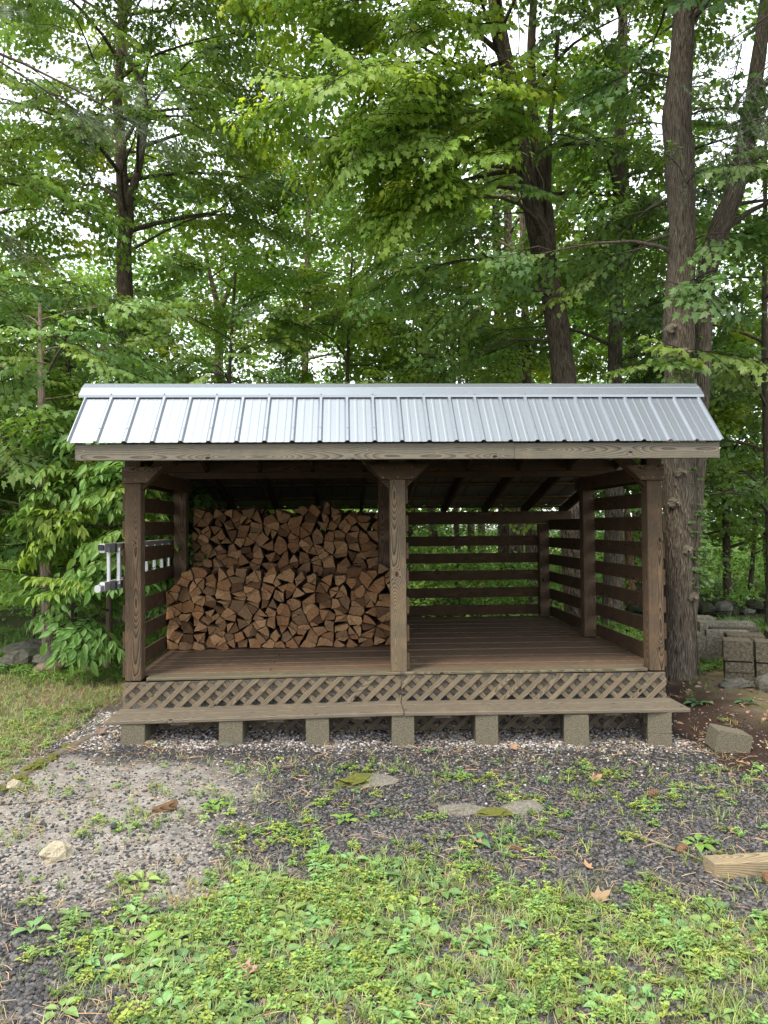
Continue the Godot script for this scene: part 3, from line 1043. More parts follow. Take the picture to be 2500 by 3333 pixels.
func stack(x0: float, x1: float, y0: float, top: Callable, zf: float, seed_: int, where: String, group: String, minrow: int) -> Array:
	rg.seed = seed_
	var rh = 0.086
	var cw = 0.146
	var pts = []
	var r = 0
	var y = y0 + rh * 0.42
	while y < 2.0:
		var x = x0 + cw * (0.3 if r % 2 == 0 else 0.75)
		while x < x1:
			pts.append([Vector2(x + rg.randf_range(-0.05, 0.05), y + rg.randf_range(-0.036, 0.036)), r])
			x += cw * rg.randf_range(0.85, 1.2)
		y += rh
		r += 1
	var made = []
	for k in pts.size():
		var p = pts[k][0]
		if p.y > top.call(p.x):
			continue
		var cell = rect_poly(p.x - 0.19, p.y - 0.17, p.x + 0.19, p.y + 0.17)
		for q in pts:
			if q[0] != p and q[0].distance_squared_to(p) < 0.12:
				cell = clip_poly(cell, (q[0] + p) / 2.0, q[0] - p)
		cell = clip_poly(cell, Vector2(0, y0 + 0.004), Vector2(0, -1))
		cell = clip_poly(cell, Vector2(x0, 0), Vector2(-1, 0))
		cell = clip_poly(cell, Vector2(x1, 0), Vector2(1, 0))
		if cell.size() < 3:
			continue
		var bits = [cell]
		if absf(poly_area(cell)) > 0.011 and rg.randf() < 0.66:
			var c = poly_mid(cell) + Vector2(rg.randf_range(-0.012, 0.012), rg.randf_range(-0.012, 0.012))
			var nv = Vector2.from_angle(PI / 2 + rg.randf_range(-1.1, 1.1))
			bits = [clip_poly(cell, c, nv), clip_poly(cell, c, -nv)]
		for bpoly in bits:
			# knock corners off until it is a wedge or a block
			var want = [3, 3, 3, 4, 4, 5][rg.randi() % 6]
			var pl = bpoly
			while pl.size() > want:
				var bi = 0
				var ba = 1e9
				for i in pl.size():
					var a = absf((pl[i] - pl[i - 1]).cross(pl[(i + 1) % pl.size()] - pl[i]))
					if a < ba:
						ba = a
						bi = i
				pl.remove_at(bi)
			if pl.size() < 3 or absf(poly_area(pl)) < 0.0024:
				continue
			if poly_area(pl) < 0:
				pl.reverse()
			made.append([pl, pts[k][1]])
	# count them by course, from the ladder end
	made.sort_custom(func(a, b): return a[1] < b[1] or (a[1] == b[1] and poly_mid(a[0]).x < poly_mid(b[0]).x))
	var count = {}
	var specs = []
	for m in made:
		count[m[1]] = count.get(m[1], 0) + 1
		specs.append({"poly": m[0], "row": m[1] + 1 - minrow, "k": count[m[1]], "where": where, "group": group, "zf": zf, "area": absf(poly_area(m[0])), "hidden": m[1] < minrow})
	return specs

func make_firewood():
	var all = stack(-2.425, 0.035, 0.0, func(x): return 0.83 + 0.03 * sin(x * 3.1 + 0.6) - 0.10 * ss(-2.1, -2.45, x), -1.45, 301, "front stack", "split logs of the front firewood stack", 0)
	all.append_array(stack(-2.27, -0.10, 0.0, func(x): return 1.51 + 0.02 * sin(x * 5.0) - 0.03 * ss(-1.9, -2.3, x), -2.06, 302, "rear stack", "split logs of the rear firewood stack", 9))
	# the 300 largest are logs of their own; the small splits between them and the buried courses are one mass
	var sizes = []
	for m in all:
		if not m.hidden:
			sizes.append(m.area)
	sizes.sort()
	var least = sizes[maxi(0, sizes.size() - 298)]
	var re = MB.new()
	var rs = MB.new()
	var rb = MB.new()
	rg.seed = 303
	for m in all:
		if m.zf < -2.0:
			for sh in [[0.06, 0.0, 0.42], [-0.05, 0.03, 0.80]]:
				var moved = PackedVector2Array()
				for q in m.poly:
					moved.append(q + Vector2(sh[0], sh[1]))
				plate(rs, moved, m.zf - sh[2], 0.36)
		if m.hidden:
			plate(rs, m.poly, m.zf, 0.36)
			continue
		var c = poly_mid(m.poly)
		var loc = PackedVector2Array()
		var turn = rg.randf_range(-0.11, 0.11)
		for q in m.poly:
			var d = q - c
			loc.append((d * (1.0 - 0.003 / maxf(d.length(), 0.02))).rotated(turn))
		var L = 0.355 + rg.randf_range(-0.02, 0.015)
		var at = Vector3(c.x, c.y, m.zf + rg.randf_range(-0.055, 0.045))
		if m.area < least:
			log_shape(loc, L, re, rs, rb, at)
			continue
		var tone = [0, 0, 1, 1, 2, 3, 4, 1][rg.randi() % 8]
		var end = MB.new()
		var side = MB.new()
		var bark = MB.new()
		log_shape(loc, L, end, side, bark, Vector3.ZERO)
		var me = ArrayMesh.new()
		end.add_to(me, M["log_end%d" % tone])
		side.add_to(me, M.log_split)
		bark.add_to(me, M.bark_dark)
		var o = put("firewood_log", me, null, at)
		o.rotation = Vector3(rg.randf_range(-0.03, 0.03), rg.randf_range(-0.05, 0.05), 0)
		var sn = {3: "three-sided", 4: "four-sided"}.get(loc.size(), "five-sided")
		tag(o, "%s %s split log, %s course up, %s from ladder side, %s" % [["tan", "orange-brown", "greyish", "dark brown", "pale"][tone], sn, ordinal(m.row), ordinal(m.k), m.where], "firewood log", m.group)
	var mass = ArrayMesh.new()
	re.add_to(mass, M.log_end0)
	rs.add_to(mass, M.log_split)
	rb.add_to(mass, M.bark_dark)
	tag(put("stacked_firewood", mass), "small splits wedged between the logs and the buried rear courses of both stacks", "firewood", "", "stuff")

# ---------------------------------------------------------------- stones, blocks, timbers and small things on the ground
func rock(called, label, cat, at: Vector2, size: Vector3, sink: float, turn: float, sd: int, mat: String, group = "", rough = 0.25):
	var o = put(called, stone_mesh(size, sd, M[mat], rough), null, Vector3(at.x, gy(at.x, at.y) + size.y * (0.5 - sink), at.y))
	o.rotation_degrees.y = turn
	return tag(o, label, cat, group)

func stick(pts: Array, r: float, col: String, label: String):
	var mb = MB.new()
	var P = []
	var R = []
	for i in pts.size():
		P.append(Vector3(pts[i][0], gy(pts[i][0], pts[i][1]) + r * 1.2 + 0.006, pts[i][1]))
		R.append(r * (1.0 - 0.45 * i / (pts.size() - 1.0)))
	tube(mb, P, R, 7, 0.35, Color.WHITE, 3.0)
	return tag(put("stick", mb.mesh(M[col])), label, "stick")

func cone(at: Vector2, turn: float, label: String):      # a pine cone lying on its side, its scales set in spirals
	var c = root("pine_cone", Vector3(at.x, gy(at.x, at.y) + 0.024, at.y))
	tag(c, label, "pine cone", "pine cones on the gravel")
	var mb = MB.new()
	tube(mb, [Vector3(-0.05, 0, 0), Vector3(-0.02, 0, 0), Vector3(0.03, 0, 0), Vector3(0.05, 0, 0)], [0.006, 0.014, 0.011, 0.003], 8)
	put("core", mb.mesh(M.bark_dark), c)
	mb = MB.new()
	for k in 64:
		var t = k / 64.0
		var a = k * 2.4
		var x = lerpf(-0.045, 0.05, t)
		var rr = 0.026 * sin(PI * clampf(0.22 + 0.75 * t, 0, 1)) + 0.004
		var d = Vector3(0, cos(a), sin(a))
		var s = Vector3(0, -sin(a), cos(a)) * 0.0075
		var o = Vector3(x, 0, 0)
		mb.quad(o + d * rr * 0.4 - s * 0.5, o + d * rr + Vector3(0.010, 0, 0) - s, o + d * rr + Vector3(0.010, 0, 0) + s, o + d * rr * 0.4 + s * 0.5)
		mb.quad(o + d * rr + Vector3(0.010, 0, 0) - s, o + d * rr + Vector3(0.004, 0, 0) - s, o + d * rr + Vector3(0.004, 0, 0) + s, o + d * rr + Vector3(0.010, 0, 0) + s)
	tag(put("scales", mb.mesh(M.bark_red), c), "", "", "", "stuff")
	c.rotation_degrees = Vector3(0, turn, 6)

func dead_leaf(at: Vector2, turn: float, size: float, col: Color, label: String):
	var mb = MB.new()
	maple_leaf(mb, Vector3.ZERO, Vector3(1, 0.1, 0), Vector3(0.1, 1, 0.15), size, col, -0.5)
	var o = put("fallen_leaf", mb.mesh(M.dead_leaf), null, Vector3(at.x, gy(at.x, at.y) + 0.02, at.y))
	o.rotation_degrees = Vector3(8, turn, -6)
	tag(o, label, "fallen leaf", "dry leaves on the ground")

func make_props():
	rg.seed = 19
	# boulders on the left
	rock("boulder", "broken grey-brown boulder with a hollow side, at the far left edge of the grass", "boulder", Vector2(-4.66, -2.95), Vector3(0.42, 0.30, 0.36), 0.25, 20, 1, "rock_grey")
	rock("boulder", "large smooth grey boulder lying at the foot of the pale trunk", "boulder", Vector2(-4.22, -2.95), Vector3(0.52, 0.30, 0.42), 0.25, -15, 2, "rock_grey", "", 0.15)
	rock("boulder", "tan stone lying against the front of the large grey boulder", "boulder", Vector2(-4.13, -2.62), Vector3(0.40, 0.19, 0.24), 0.25, 5, 3, "rock_tan")
	rock("boulder", "low flat tan rock in the grass, nearest the shed's left wall", "boulder", Vector2(-3.62, -2.5), Vector3(0.32, 0.13, 0.22), 0.3, 0, 4, "rock_tan")
	rock("boulder", "grey boulder half hidden in ferns behind the broken boulder", "boulder", Vector2(-4.9, -3.9), Vector3(0.7, 0.36, 0.4), 0.4, 0, 5, "rock_grey")
	# right: rocks in front of the block pile
	rock("boulder", "low grey-green rock in the moss in front of the concrete pile", "boulder", Vector2(3.80, -1.30), Vector3(0.38, 0.12, 0.22), 0.25, 10, 6, "rock_grey")
	rock("boulder", "rounded grey boulder in front of the concrete pile, cut by the photo's edge", "boulder", Vector2(4.10, -1.12), Vector3(0.38, 0.22, 0.28), 0.25, 0, 7, "rock_grey", "", 0.12)
	rock("stone", "pale cream rough stone lying on the sandy gravel", "stone", Vector2(-2.06, 2.52), Vector3(0.165, 0.125, 0.13), 0.32, 10, 8, "rock_pale")
	rock("stone", "small cream stone at the end of the mossy edging timber", "stone", Vector2(-2.74, 1.50), Vector3(0.10, 0.09, 0.08), 0.2, 30, 9, "rock_pale")
	rock("stone", "dark angular stone on the gravel in front of the leftmost block", "stone", Vector2(-1.47, 0.50), Vector3(0.12, 0.05, 0.07), 0.2, 0, 10, "rock_grey")
	rock("stone", "flat pale stone on the grey gravel left of the step", "stone", Vector2(-2.12, 0.42), Vector3(0.12, 0.04, 0.07), 0.25, 0, 11, "rock_tan")
	for k in [[-2.45, 1.98, 0.035, "single dark stone standing out on the pale sand near the wood chip"], [-1.86, 2.14, 0.05, "black cube-shaped stone on the pale sand above the cream stone"], [-2.3, 2.12, 0.04, "black stone on the pale sand, left of the cube-shaped one"]]:
		rock("stone", k[3], "stone", Vector2(k[0], k[1]), Vector3(k[2] * 1.3, k[2], k[2]), 0.2, k[0] * 90, int(k[2] * 1000), "black_stone")
	rock("flat_stone", "flat buried stone with yellow moss on its left half", "stone", Vector2(-0.31, 1.36), Vector3(0.42, 0.07, 0.24), 0.36, 8, 14, "flat_stone", "", 0.18)
	rock("moss_cushion", "bright yellow-green moss cushion on the flat buried stone", "moss", Vector2(-0.41, 1.40), Vector3(0.25, 0.06, 0.16), 0.15, 0, 15, "moss", "", 0.6)
	rock("flat_stone", "flat grey stone showing through gravel, left of the bluish one", "stone", Vector2(0.26, 1.86), Vector3(0.34, 0.06, 0.17), 0.36, -6, 16, "flat_stone", "", 0.18)
	rock("flat_stone", "flat bluish grey stone in the gravel with moss along its left edge", "stone", Vector2(0.66, 1.86), Vector3(0.30, 0.08, 0.19), 0.36, 14, 17, "flat_stone", "", 0.2)
	rock("moss_cushion", "thin yellowish moss patch between the two grey flat stones", "moss", Vector2(0.47, 1.93), Vector3(0.26, 0.045, 0.11), 0.2, 0, 18, "moss", "", 0.4)
	# concrete block lying askew in the soil
	var tb = put("tilted_block", block_mesh(0.29, 0.19, 0.19, false), null, Vector3(2.72, gy(2.8, 0.6) - 0.02, 0.62))
	tb.rotation_degrees = Vector3(3, -4, -13)
	tag(tb, "broken grey concrete block lying tilted in the brown soil", "concrete block")
	# pile of concrete wall blocks on the right
	var pile = [
		[4.02, -1.62, 0.0, 0.300, 0.115, 0.30, -24, "wall_block", "bottom brown-grey block of the front pile's left column"],
		[4.015, -1.61, 0.117, 0.295, 0.110, 0.30, -23, "wall_block", "middle brown-grey block of the front pile's left column"],
		[4.00, -1.61, 0.246, 0.300, 0.225, 0.30, -24, "wall_block", "tall top block of the front pile's left column"],
		[4.315, -1.48, 0.0, 0.300, 0.115, 0.30, -25, "wall_block", "bottom block of the front pile's right column"],
		[4.315, -1.48, 0.117, 0.300, 0.110, 0.30, -24, "wall_block", "middle block of the front pile's right column"],
		[4.305, -1.47, 0.246, 0.300, 0.225, 0.30, -24, "wall_block", "tall top block of the front pile's right column"],
		[4.00, -2.62, 0.0, 0.30, 0.19, 0.60, -12, "wall_block_pale", "lower pale grey block standing behind the front pile"],
		[3.99, -2.62, 0.195, 0.30, 0.19, 0.60, -12, "wall_block_pale", "upper pale grey block with twigs on its top"],
		[4.40, -2.15, 0.0, 0.42, 0.45, 0.30, -20, "wall_block", "tan upright slab leaning behind the front pile, nearest to it"],
		[4.36, -2.52, 0.0, 0.50, 0.46, 0.10, -14, "wall_block_pale", "thin tan slab on edge, second behind the front pile"],
		[4.55, -2.70, 0.0, 0.60, 0.47, 0.09, -16, "wall_block", "thin slab on edge, third behind the front pile"],
		[4.62, -3.0, 0.0, 0.70, 0.49, 0.28, -14, "wall_block_pale", "wide tan block at the back of the pile"],
		[4.35, -3.45, 0.0, 0.62, 0.51, 0.30, -12, "wall_block_pale", "tallest tan block at the far back of the pile"],
		[5.05, -2.2, 0.0, 0.55, 0.45, 0.45, -20, "wall_block", "flat-topped tan block at the right of the pile"]]
	for b in pile:
		var mb = MB.new()
		beam(mb, Vector3(0, b[4] / 2, 0), Vector3(0, b[4] / 2, -b[5]), b[3], b[4], Vector3.UP, 0.008)
		var o = put("concrete_wall_block", mb.mesh(M[b[7]]), null, Vector3(b[0], gy(3.9, -1.6) - 0.02 + b[2], b[1]))
		o.rotation_degrees.y = b[6]
		tag(o, b[8], "concrete block", "concrete wall blocks piled at the right")
	# old stone wall along the wood's edge at the right
	var sw = root("stone_wall", Vector3(7.5, gy(7.5, -7.5), -7.5))
	tag(sw, "low old wall of dark mossy field stones behind the concrete pile", "stone wall")
	for k in 110:
		var t = rg.randf()
		var x = lerpf(4.6, 14.0, t)
		var z = -6.9 - 0.25 * (x - 4.6) + rg.randf_range(-0.25, 0.25)
		var lv = rg.randi() % 2
		var sz = Vector3(rg.randf_range(0.25, 0.5), rg.randf_range(0.14, 0.24), rg.randf_range(0.25, 0.4))
		put("stone", stone_mesh(sz, k + 40, M.rock_mossy if rg.randf() < 0.9 else M.rock_grey, 0.25, 6, 9), sw, Vector3(x, gy(x, z) + 0.05 + 0.13 * lv, z) - sw.position).rotation.y = rg.randf() * 3.0
	# timbers
	var et = root("edging_timber", Vector3(-2.75, gy(-2.75, 0.9), 0.9))
	tag(et, "old landscaping timber sunk in the ground, overgrown with moss, left of the step", "timber")
	for k in [[-2.83, 1.62, -2.80, 0.98], [-2.79, 0.96, -2.66, 0.22]]:
		var mb = MB.new()
		beam(mb, Vector3(k[0], gy(k[0], k[1]) - 0.012, k[1]), Vector3(k[2], gy(k[2], k[3]) - 0.018, k[3]), 0.10, 0.07, Vector3.UP, 0.02)
		put("beam", mb.mesh(M.plank_wood), et).position = -et.position
	for k in 11:
		var t = rg.randf()
		var mx = lerpf(-2.85, -2.70, t) + rg.randf_range(-0.05, 0.03)
		var mz = lerpf(1.6, 0.45, t)
		var o = put("moss", stone_mesh(Vector3(rg.randf_range(0.05, 0.10), 0.04, rg.randf_range(0.07, 0.16)), k + 3, M.moss, 0.5, 10, 14), et)
		o.position = Vector3(mx, gy(mx, mz) + 0.016, mz) - et.position
		o.rotation.y = rg.randf_range(-0.5, 0.5)
	var tm = MB.new()
	beam(tm, Vector3(1.455, gy(1.5, 2.75) + 0.034, 2.765), Vector3(3.1, gy(2.0, 2.7) + 0.02, 2.62), 0.105, 0.095, Vector3.UP, 0.006)
	tag(put("square_timber", tm.mesh(M.timber_wood)), "sawn square timber with a clean cut end lying on the gravel", "timber")
	var ch = MB.new()
	plate(ch, PackedVector2Array([Vector2(-0.085, 0.0), Vector2(0.07, 0.006), Vector2(0.088, 0.035), Vector2(0.06, 0.05), Vector2(-0.07, 0.032)]), 0.025, 0.05)
	var co = put("wood_chunk", ch.mesh(M.log_split), null, Vector3(-1.64, gy(-1.64, 1.87) + 0.002, 1.87))
	co.rotation_degrees = Vector3(0, 12, 8)
	tag(co, "short split chunk of firewood lying in the weeds", "wood chunk")
	var bk = MB.new()
	tube(bk, [Vector3(-0.085, 0.006, 0), Vector3(0, 0.013, 0.004), Vector3(0.085, 0.006, 0)], [0.008, 0.017, 0.009], 7, 0.4)
	var bo = put("bark_piece", bk.mesh(M.bark_red), null, Vector3(0.48, gy(0.48, 2.44), 2.44))
	bo.rotation_degrees.y = -32
	tag(bo, "reddish curled bark piece on the gravel", "bark")
	stick([[1.25, 2.30], [1.32, 2.40], [1.42, 2.52], [1.48, 2.63]], 0.010, "bark_pale", "bleached broken stick just left of the square timber's cut end")
	stick([[1.02, 3.17], [1.09, 3.28], [1.17, 3.42], [1.24, 3.52]], 0.009, "bark_pale", "pale broken stick in the weeds below the square timber")
	stick([[0.05, 3.52], [0.18, 3.58], [0.34, 3.68]], 0.009, "bark_pale", "short pale stick in the thick weeds at the front")
	stick([[0.55, 2.45], [0.7, 2.5], [0.80, 2.49]], 0.004, "bark_pale", "thin curved pale twig beside the reddish bark piece")
	stick([[0.72, 2.12], [0.82, 2.2], [0.93, 2.24]], 0.006, "bark_dark", "thin dark twig on the gravel behind the bark piece")
	stick([[-2.9, 1.86], [-2.5, 1.74], [-2.1, 1.66]], 0.004, "bark_dark", "long thin dark twig lying across the sand")
	stick([[-2.2, 0.56], [-1.95, 0.60], [-1.75, 0.58]], 0.004, "bark_red", "reddish twig below the block nearest the ladder")
	cone(Vector2(1.43, 2.50), 40, "tan pine cone standing clear on the gravel near the timber's end")
	cone(Vector2(1.72, 2.87), 70, "dark pine cone lying against the square timber's front")
	cone(Vector2(1.62, 1.62), 10, "brown pine cone on the open gravel, farthest back of the cones")
	cone(Vector2(1.55, 3.26), 20, "pale pine cone in the weeds at the right edge")
	dead_leaf(Vector2(0.735, 3.05), 20, 0.09, Color(0.26, 0.17, 0.095), "tan dry oak leaf curled up in the weeds")
	dead_leaf(Vector2(0.82, 2.72), 100, 0.06, Color(0.33, 0.19, 0.10), "orange dry leaf on edge beside the gravel patch")
	dead_leaf(Vector2(-2.62, 0.22), 60, 0.10, Color(0.17, 0.11, 0.08), "large brown dry leaf on the bare ground left of the step")
	dead_leaf(Vector2(0.30, 2.43), 140, 0.08, Color(0.28, 0.17, 0.12), "pinkish dry leaf near the bark piece")
	dead_leaf(Vector2(-0.93, 3.62), 0, 0.09, Color(0.30, 0.18, 0.14), "pinkish brown dry leaf among the broad weeds at the front")
	dead_leaf(Vector2(1.30, 1.35), 30, 0.09, Color(0.30, 0.16, 0.10), "red-brown dry leaves on the dark gravel, right of centre")
	dead_leaf(Vector2(0.88, 0.62), 60, 0.08, Color(0.28, 0.16, 0.09), "small orange dry leaf on pale gravel between two blocks")

# ---------------------------------------------------------------- leaves, sprays, trees
func maple_leaf(mb: MB, base: Vector3, dir: Vector3, up: Vector3, size: float, col: Color, droop = 0.16):
	dir = dir.normalized()
	var sd = dir.cross(up).normalized()
	var nu = sd.cross(dir)
	const O = [[0.0, 0.02], [0.26, -0.03], [0.45, 0.06], [0.31, 0.22], [0.38, 0.36], [0.56, 0.62], [0.30, 0.58], [0.20, 0.63], [0.17, 0.80], [0.0, 1.06], [-0.17, 0.80], [-0.20, 0.63], [-0.30, 0.58], [-0.56, 0.62], [-0.38, 0.36], [-0.31, 0.22], [-0.45, 0.06], [-0.26, -0.03]]
	var P = []
	for o in O:
		var b = -droop * (o[0] * o[0] * 1.3 + maxf(0.0, o[1]) * o[1] * 0.7)
		P.append(base + (sd * o[0] + dir * o[1] + nu * b) * size)
	var m = base + dir * size * 0.34 - nu * 0.03 * size
	for i in O.size():
		mb.tri(m, P[i], P[(i + 1) % O.size()], Vector2(), Vector2(), Vector2(), col)

func oval_leaf(mb: MB, base: Vector3, dir: Vector3, up: Vector3, L: float, W: float, col: Color, droop = 0.2, seg = 4):
	dir = dir.normalized()
	var sd = dir.cross(up).normalized()
	var nu = sd.cross(dir)
	var pl = base
	var pr = base
	var pm = base
	for i in range(1, seg + 1):
		var t = float(i) / seg
		var w = W * 0.5 * sin(PI * pow(t, 0.8)) if i < seg else 0.0
		var c = base + dir * L * t - nu * L * droop * t * t
		var l = c - sd * w + nu * w * 0.35
		var r = c + sd * w + nu * w * 0.35
		if i == 1:
			mb.tri(base, l, c, Vector2(), Vector2(), Vector2(), col)
			mb.tri(base, c, r, Vector2(), Vector2(), Vector2(), col)
		elif i < seg:
			mb.quad(pl, l, c, pm, Vector2(), Vector2(), Vector2(), Vector2(), col)
			mb.quad(pm, c, r, pr, Vector2(), Vector2(), Vector2(), Vector2(), col)
		else:
			mb.tri(pl, c, pm, Vector2(), Vector2(), Vector2(), col)
			mb.tri(pm, c, pr, Vector2(), Vector2(), Vector2(), col)
		pl = l
		pr = r
		pm = c

func vary(c: Color, k: float) -> Color:
	var f = 1.0 + rg.randf_range(-k, k)
	var y = rg.randf_range(-k, k) * 0.5
	return Color(c.r * f * (1.0 + y), c.g * f, c.b * f * (1.0 - y))

# a flat fan of twigs, 0.75 m long, growing along +x with its face to +y
func spray_mesh(kind: String, seed_: int) -> ArrayMesh:
	rg.seed = seed_
	var mb = MB.new()
	var tw = Color(0.10, 0.075, 0.05)
	var lines = [[Vector3.ZERO, Vector3(0.72, -0.05, 0.0)]]
	for k in 4:
		var t = 0.16 + 0.17 * k
		for e in [-1, 1]:
			var L = (0.42 - 0.06 * k) * rg.randf_range(0.7, 1.1)
			var a = Vector3(0.72 * t, -0.05 * t * t, 0)
			lines.append([a, a + Vector3(L * 0.75, rg.randf_range(-0.10, 0.02), e * L * 0.75)])
	for l in lines:
		tube(mb, [l[0], (l[0] + l[1]) / 2.0 + Vector3(0, 0.012, 0), l[1]], [0.0042, 0.003, 0.0015], 3, 0.0, tw)
		var len_ = l[0].distance_to(l[1])
		var d = (l[1] - l[0]) / len_
		var n = maxi(2, int(len_ / (0.10 if kind == "maple" else 0.13)))
		for i in n + 1:
			var t = (i + 0.8) / (n + 0.8)
			var p = l[0].lerp(l[1], t)
			for e in ([-1, 1] if i < n else [0]):
				if kind == "maple" and rg.randf() < 0.10:
					continue
				var side = d.cross(Vector3.UP).normalized()
				var out = (d * rg.randf_range(0.3, 0.9) + side * e * rg.randf_range(0.7, 1.0) + Vector3(0, rg.randf_range(-0.55, 0.02), 0)).normalized()
				var up = (Vector3(0, 1, 0) + Vector3(rg.randf_range(-0.5, 0.5), 0, rg.randf_range(-0.5, 0.5))).normalized()
				if kind == "maple":
					var pet = rg.randf_range(0.02, 0.045)
					maple_leaf(mb, p + out * pet, out + Vector3(0, -0.25, 0), up, rg.randf_range(0.058, 0.092), vary(Color(1, 1, 1), 0.2), 0.22)
				elif kind == "oval":
					oval_leaf(mb, p + out * 0.01, out, up, rg.randf_range(0.07, 0.11), rg.randf_range(0.035, 0.05), vary(Color(1, 1, 1), 0.16), 0.25, 3)
				elif kind == "sassafras":
					var L = rg.randf_range(0.09, 0.145)
					oval_leaf(mb, p, out, up, L, L * 0.40, vary(Color(1, 1, 1), 0.15), 0.3, 4)
					if rg.randf() < 0.5:
						for q in [-1, 1]:
							if rg.randf() < 0.75:
								var o2 = (out + out.cross(up) * q * 0.75).normalized()
								oval_leaf(mb, p + out * L * 0.15, o2, up, L * 0.78, L * 0.24, vary(Color(0.98, 1, 1), 0.1), 0.2, 3)
	return mb.mesh(M.leaf)

# a coarse clump for trees too far off to show their leaves' shapes
func clump_mesh(seed_: int, R: float, n: int, leaf: float) -> ArrayMesh:
	rg.seed = seed_
	var mb = MB.new()
	for i in n:
		var p = Vector3(rg.randf_range(-1, 1), rg.randf_range(-1, 1) * 0.28, rg.randf_range(-1, 1))
		if Vector2(p.x, p.z).length() > 1.0:
			p *= 0.7
		p *= R
		var d = Vector3(rg.randf_range(-1, 1), rg.randf_range(-0.7, 0.1), rg.randf_range(-1, 1)).normalized()
		var up = Vector3(rg.randf_range(-0.7, 0.7), 1, rg.randf_range(-0.7, 0.7)).normalized()
		var s = leaf * rg.randf_range(0.7, 1.2)
		var sd = d.cross(up).normalized()
		var nu = sd.cross(d)
		var col = vary(Color.WHITE, 0.2)
		var a = p + sd * s * 0.55 + d * s * 0.45 - nu * s * 0.1
		var b = p - sd * s * 0.55 + d * s * 0.45 - nu * s * 0.1
		mb.tri(p, a, p + d * s, Vector2(), Vector2(), Vector2(), col)
		mb.tri(p, p + d * s, b, Vector2(), Vector2(), Vector2(), col)
		mb.tri(p + d * s * 0.2, p + sd * s * 0.42 - d * s * 0.05, a, Vector2(), Vector2(), Vector2(), col)
		mb.tri(p + d * s * 0.2, b, p - sd * s * 0.42 - d * s * 0.05, Vector2(), Vector2(), Vector2(), col)
	return mb.mesh(M.leaf)

func needle_spray(kind: String, seed_: int) -> ArrayMesh:
	rg.seed = seed_
	var mb = MB.new()
	var tw = Color(0.09, 0.065, 0.045)
	if kind == "pine":      # tufts of long soft needles at the twig ends
		for k in 5:
			var e = Vector3(0.25 + 0.1 * k, rg.randf_range(-0.03, 0.05), rg.randf_range(-0.16, 0.16))
			tube(mb, [Vector3(0.1 * k, 0, 0), e], [0.004, 0.002], 3, 0.0, tw)
			for i in 60:
				var b = e - Vector3(rg.randf() * 0.07, 0, 0)
				var d = Vector3(rg.randf_range(-0.1, 1.0), rg.randf_range(-0.75, 0.6), rg.randf_range(-0.9, 0.9)).normalized()
				var L = rg.randf_range(0.08, 0.13)
				var s = d.cross(Vector3(rg.randf(), rg.randf(), rg.randf())).normalized() * 0.0011
				mb.tri(b - s, b + s, b + d * L + Vector3(0, -0.02, 0), Vector2(), Vector2(), Vector2(), vary(Color.WHITE, 0.15))
	else:                   # drooping twigs with short needles all along
		for k in 7:
			var a = Vector3(0.08 * k + 0.05, 0, 0)
			var e = a + Vector3(rg.randf_range(0.05, 0.16), rg.randf_range(-0.42, -0.25), rg.randf_range(-0.15, 0.15))
			tube(mb, [a, (a + e) / 2 + Vector3(0.03, 0, 0), e], [0.003, 0.0025, 0.0015], 3, 0.0, tw)
			for i in 90:
				var t = rg.randf()
				var p = a.lerp(e, t) + Vector3(0.03 * 4.0 * t * (1 - t) * 0.5, 0, 0)
				var ax = (e - a).normalized()
				var d = (ax * 0.8 + Vector3(rg.randf_range(-1, 1), rg.randf_range(-1, 1), rg.randf_range(-1, 1)).normalized()).normalized()
				var s = d.cross(Vector3(rg.randf(), rg.randf(), rg.randf())).normalized() * 0.0013
				mb.tri(p - s, p + s, p + d * 0.028, Vector2(), Vector2(), Vector2(), vary(Color.WHITE, 0.15))
		tube(mb, [Vector3.ZERO, Vector3(0.62, -0.05, 0)], [0.006, 0.003], 4, 0.0, tw)
	return mb.mesh(M.needle)

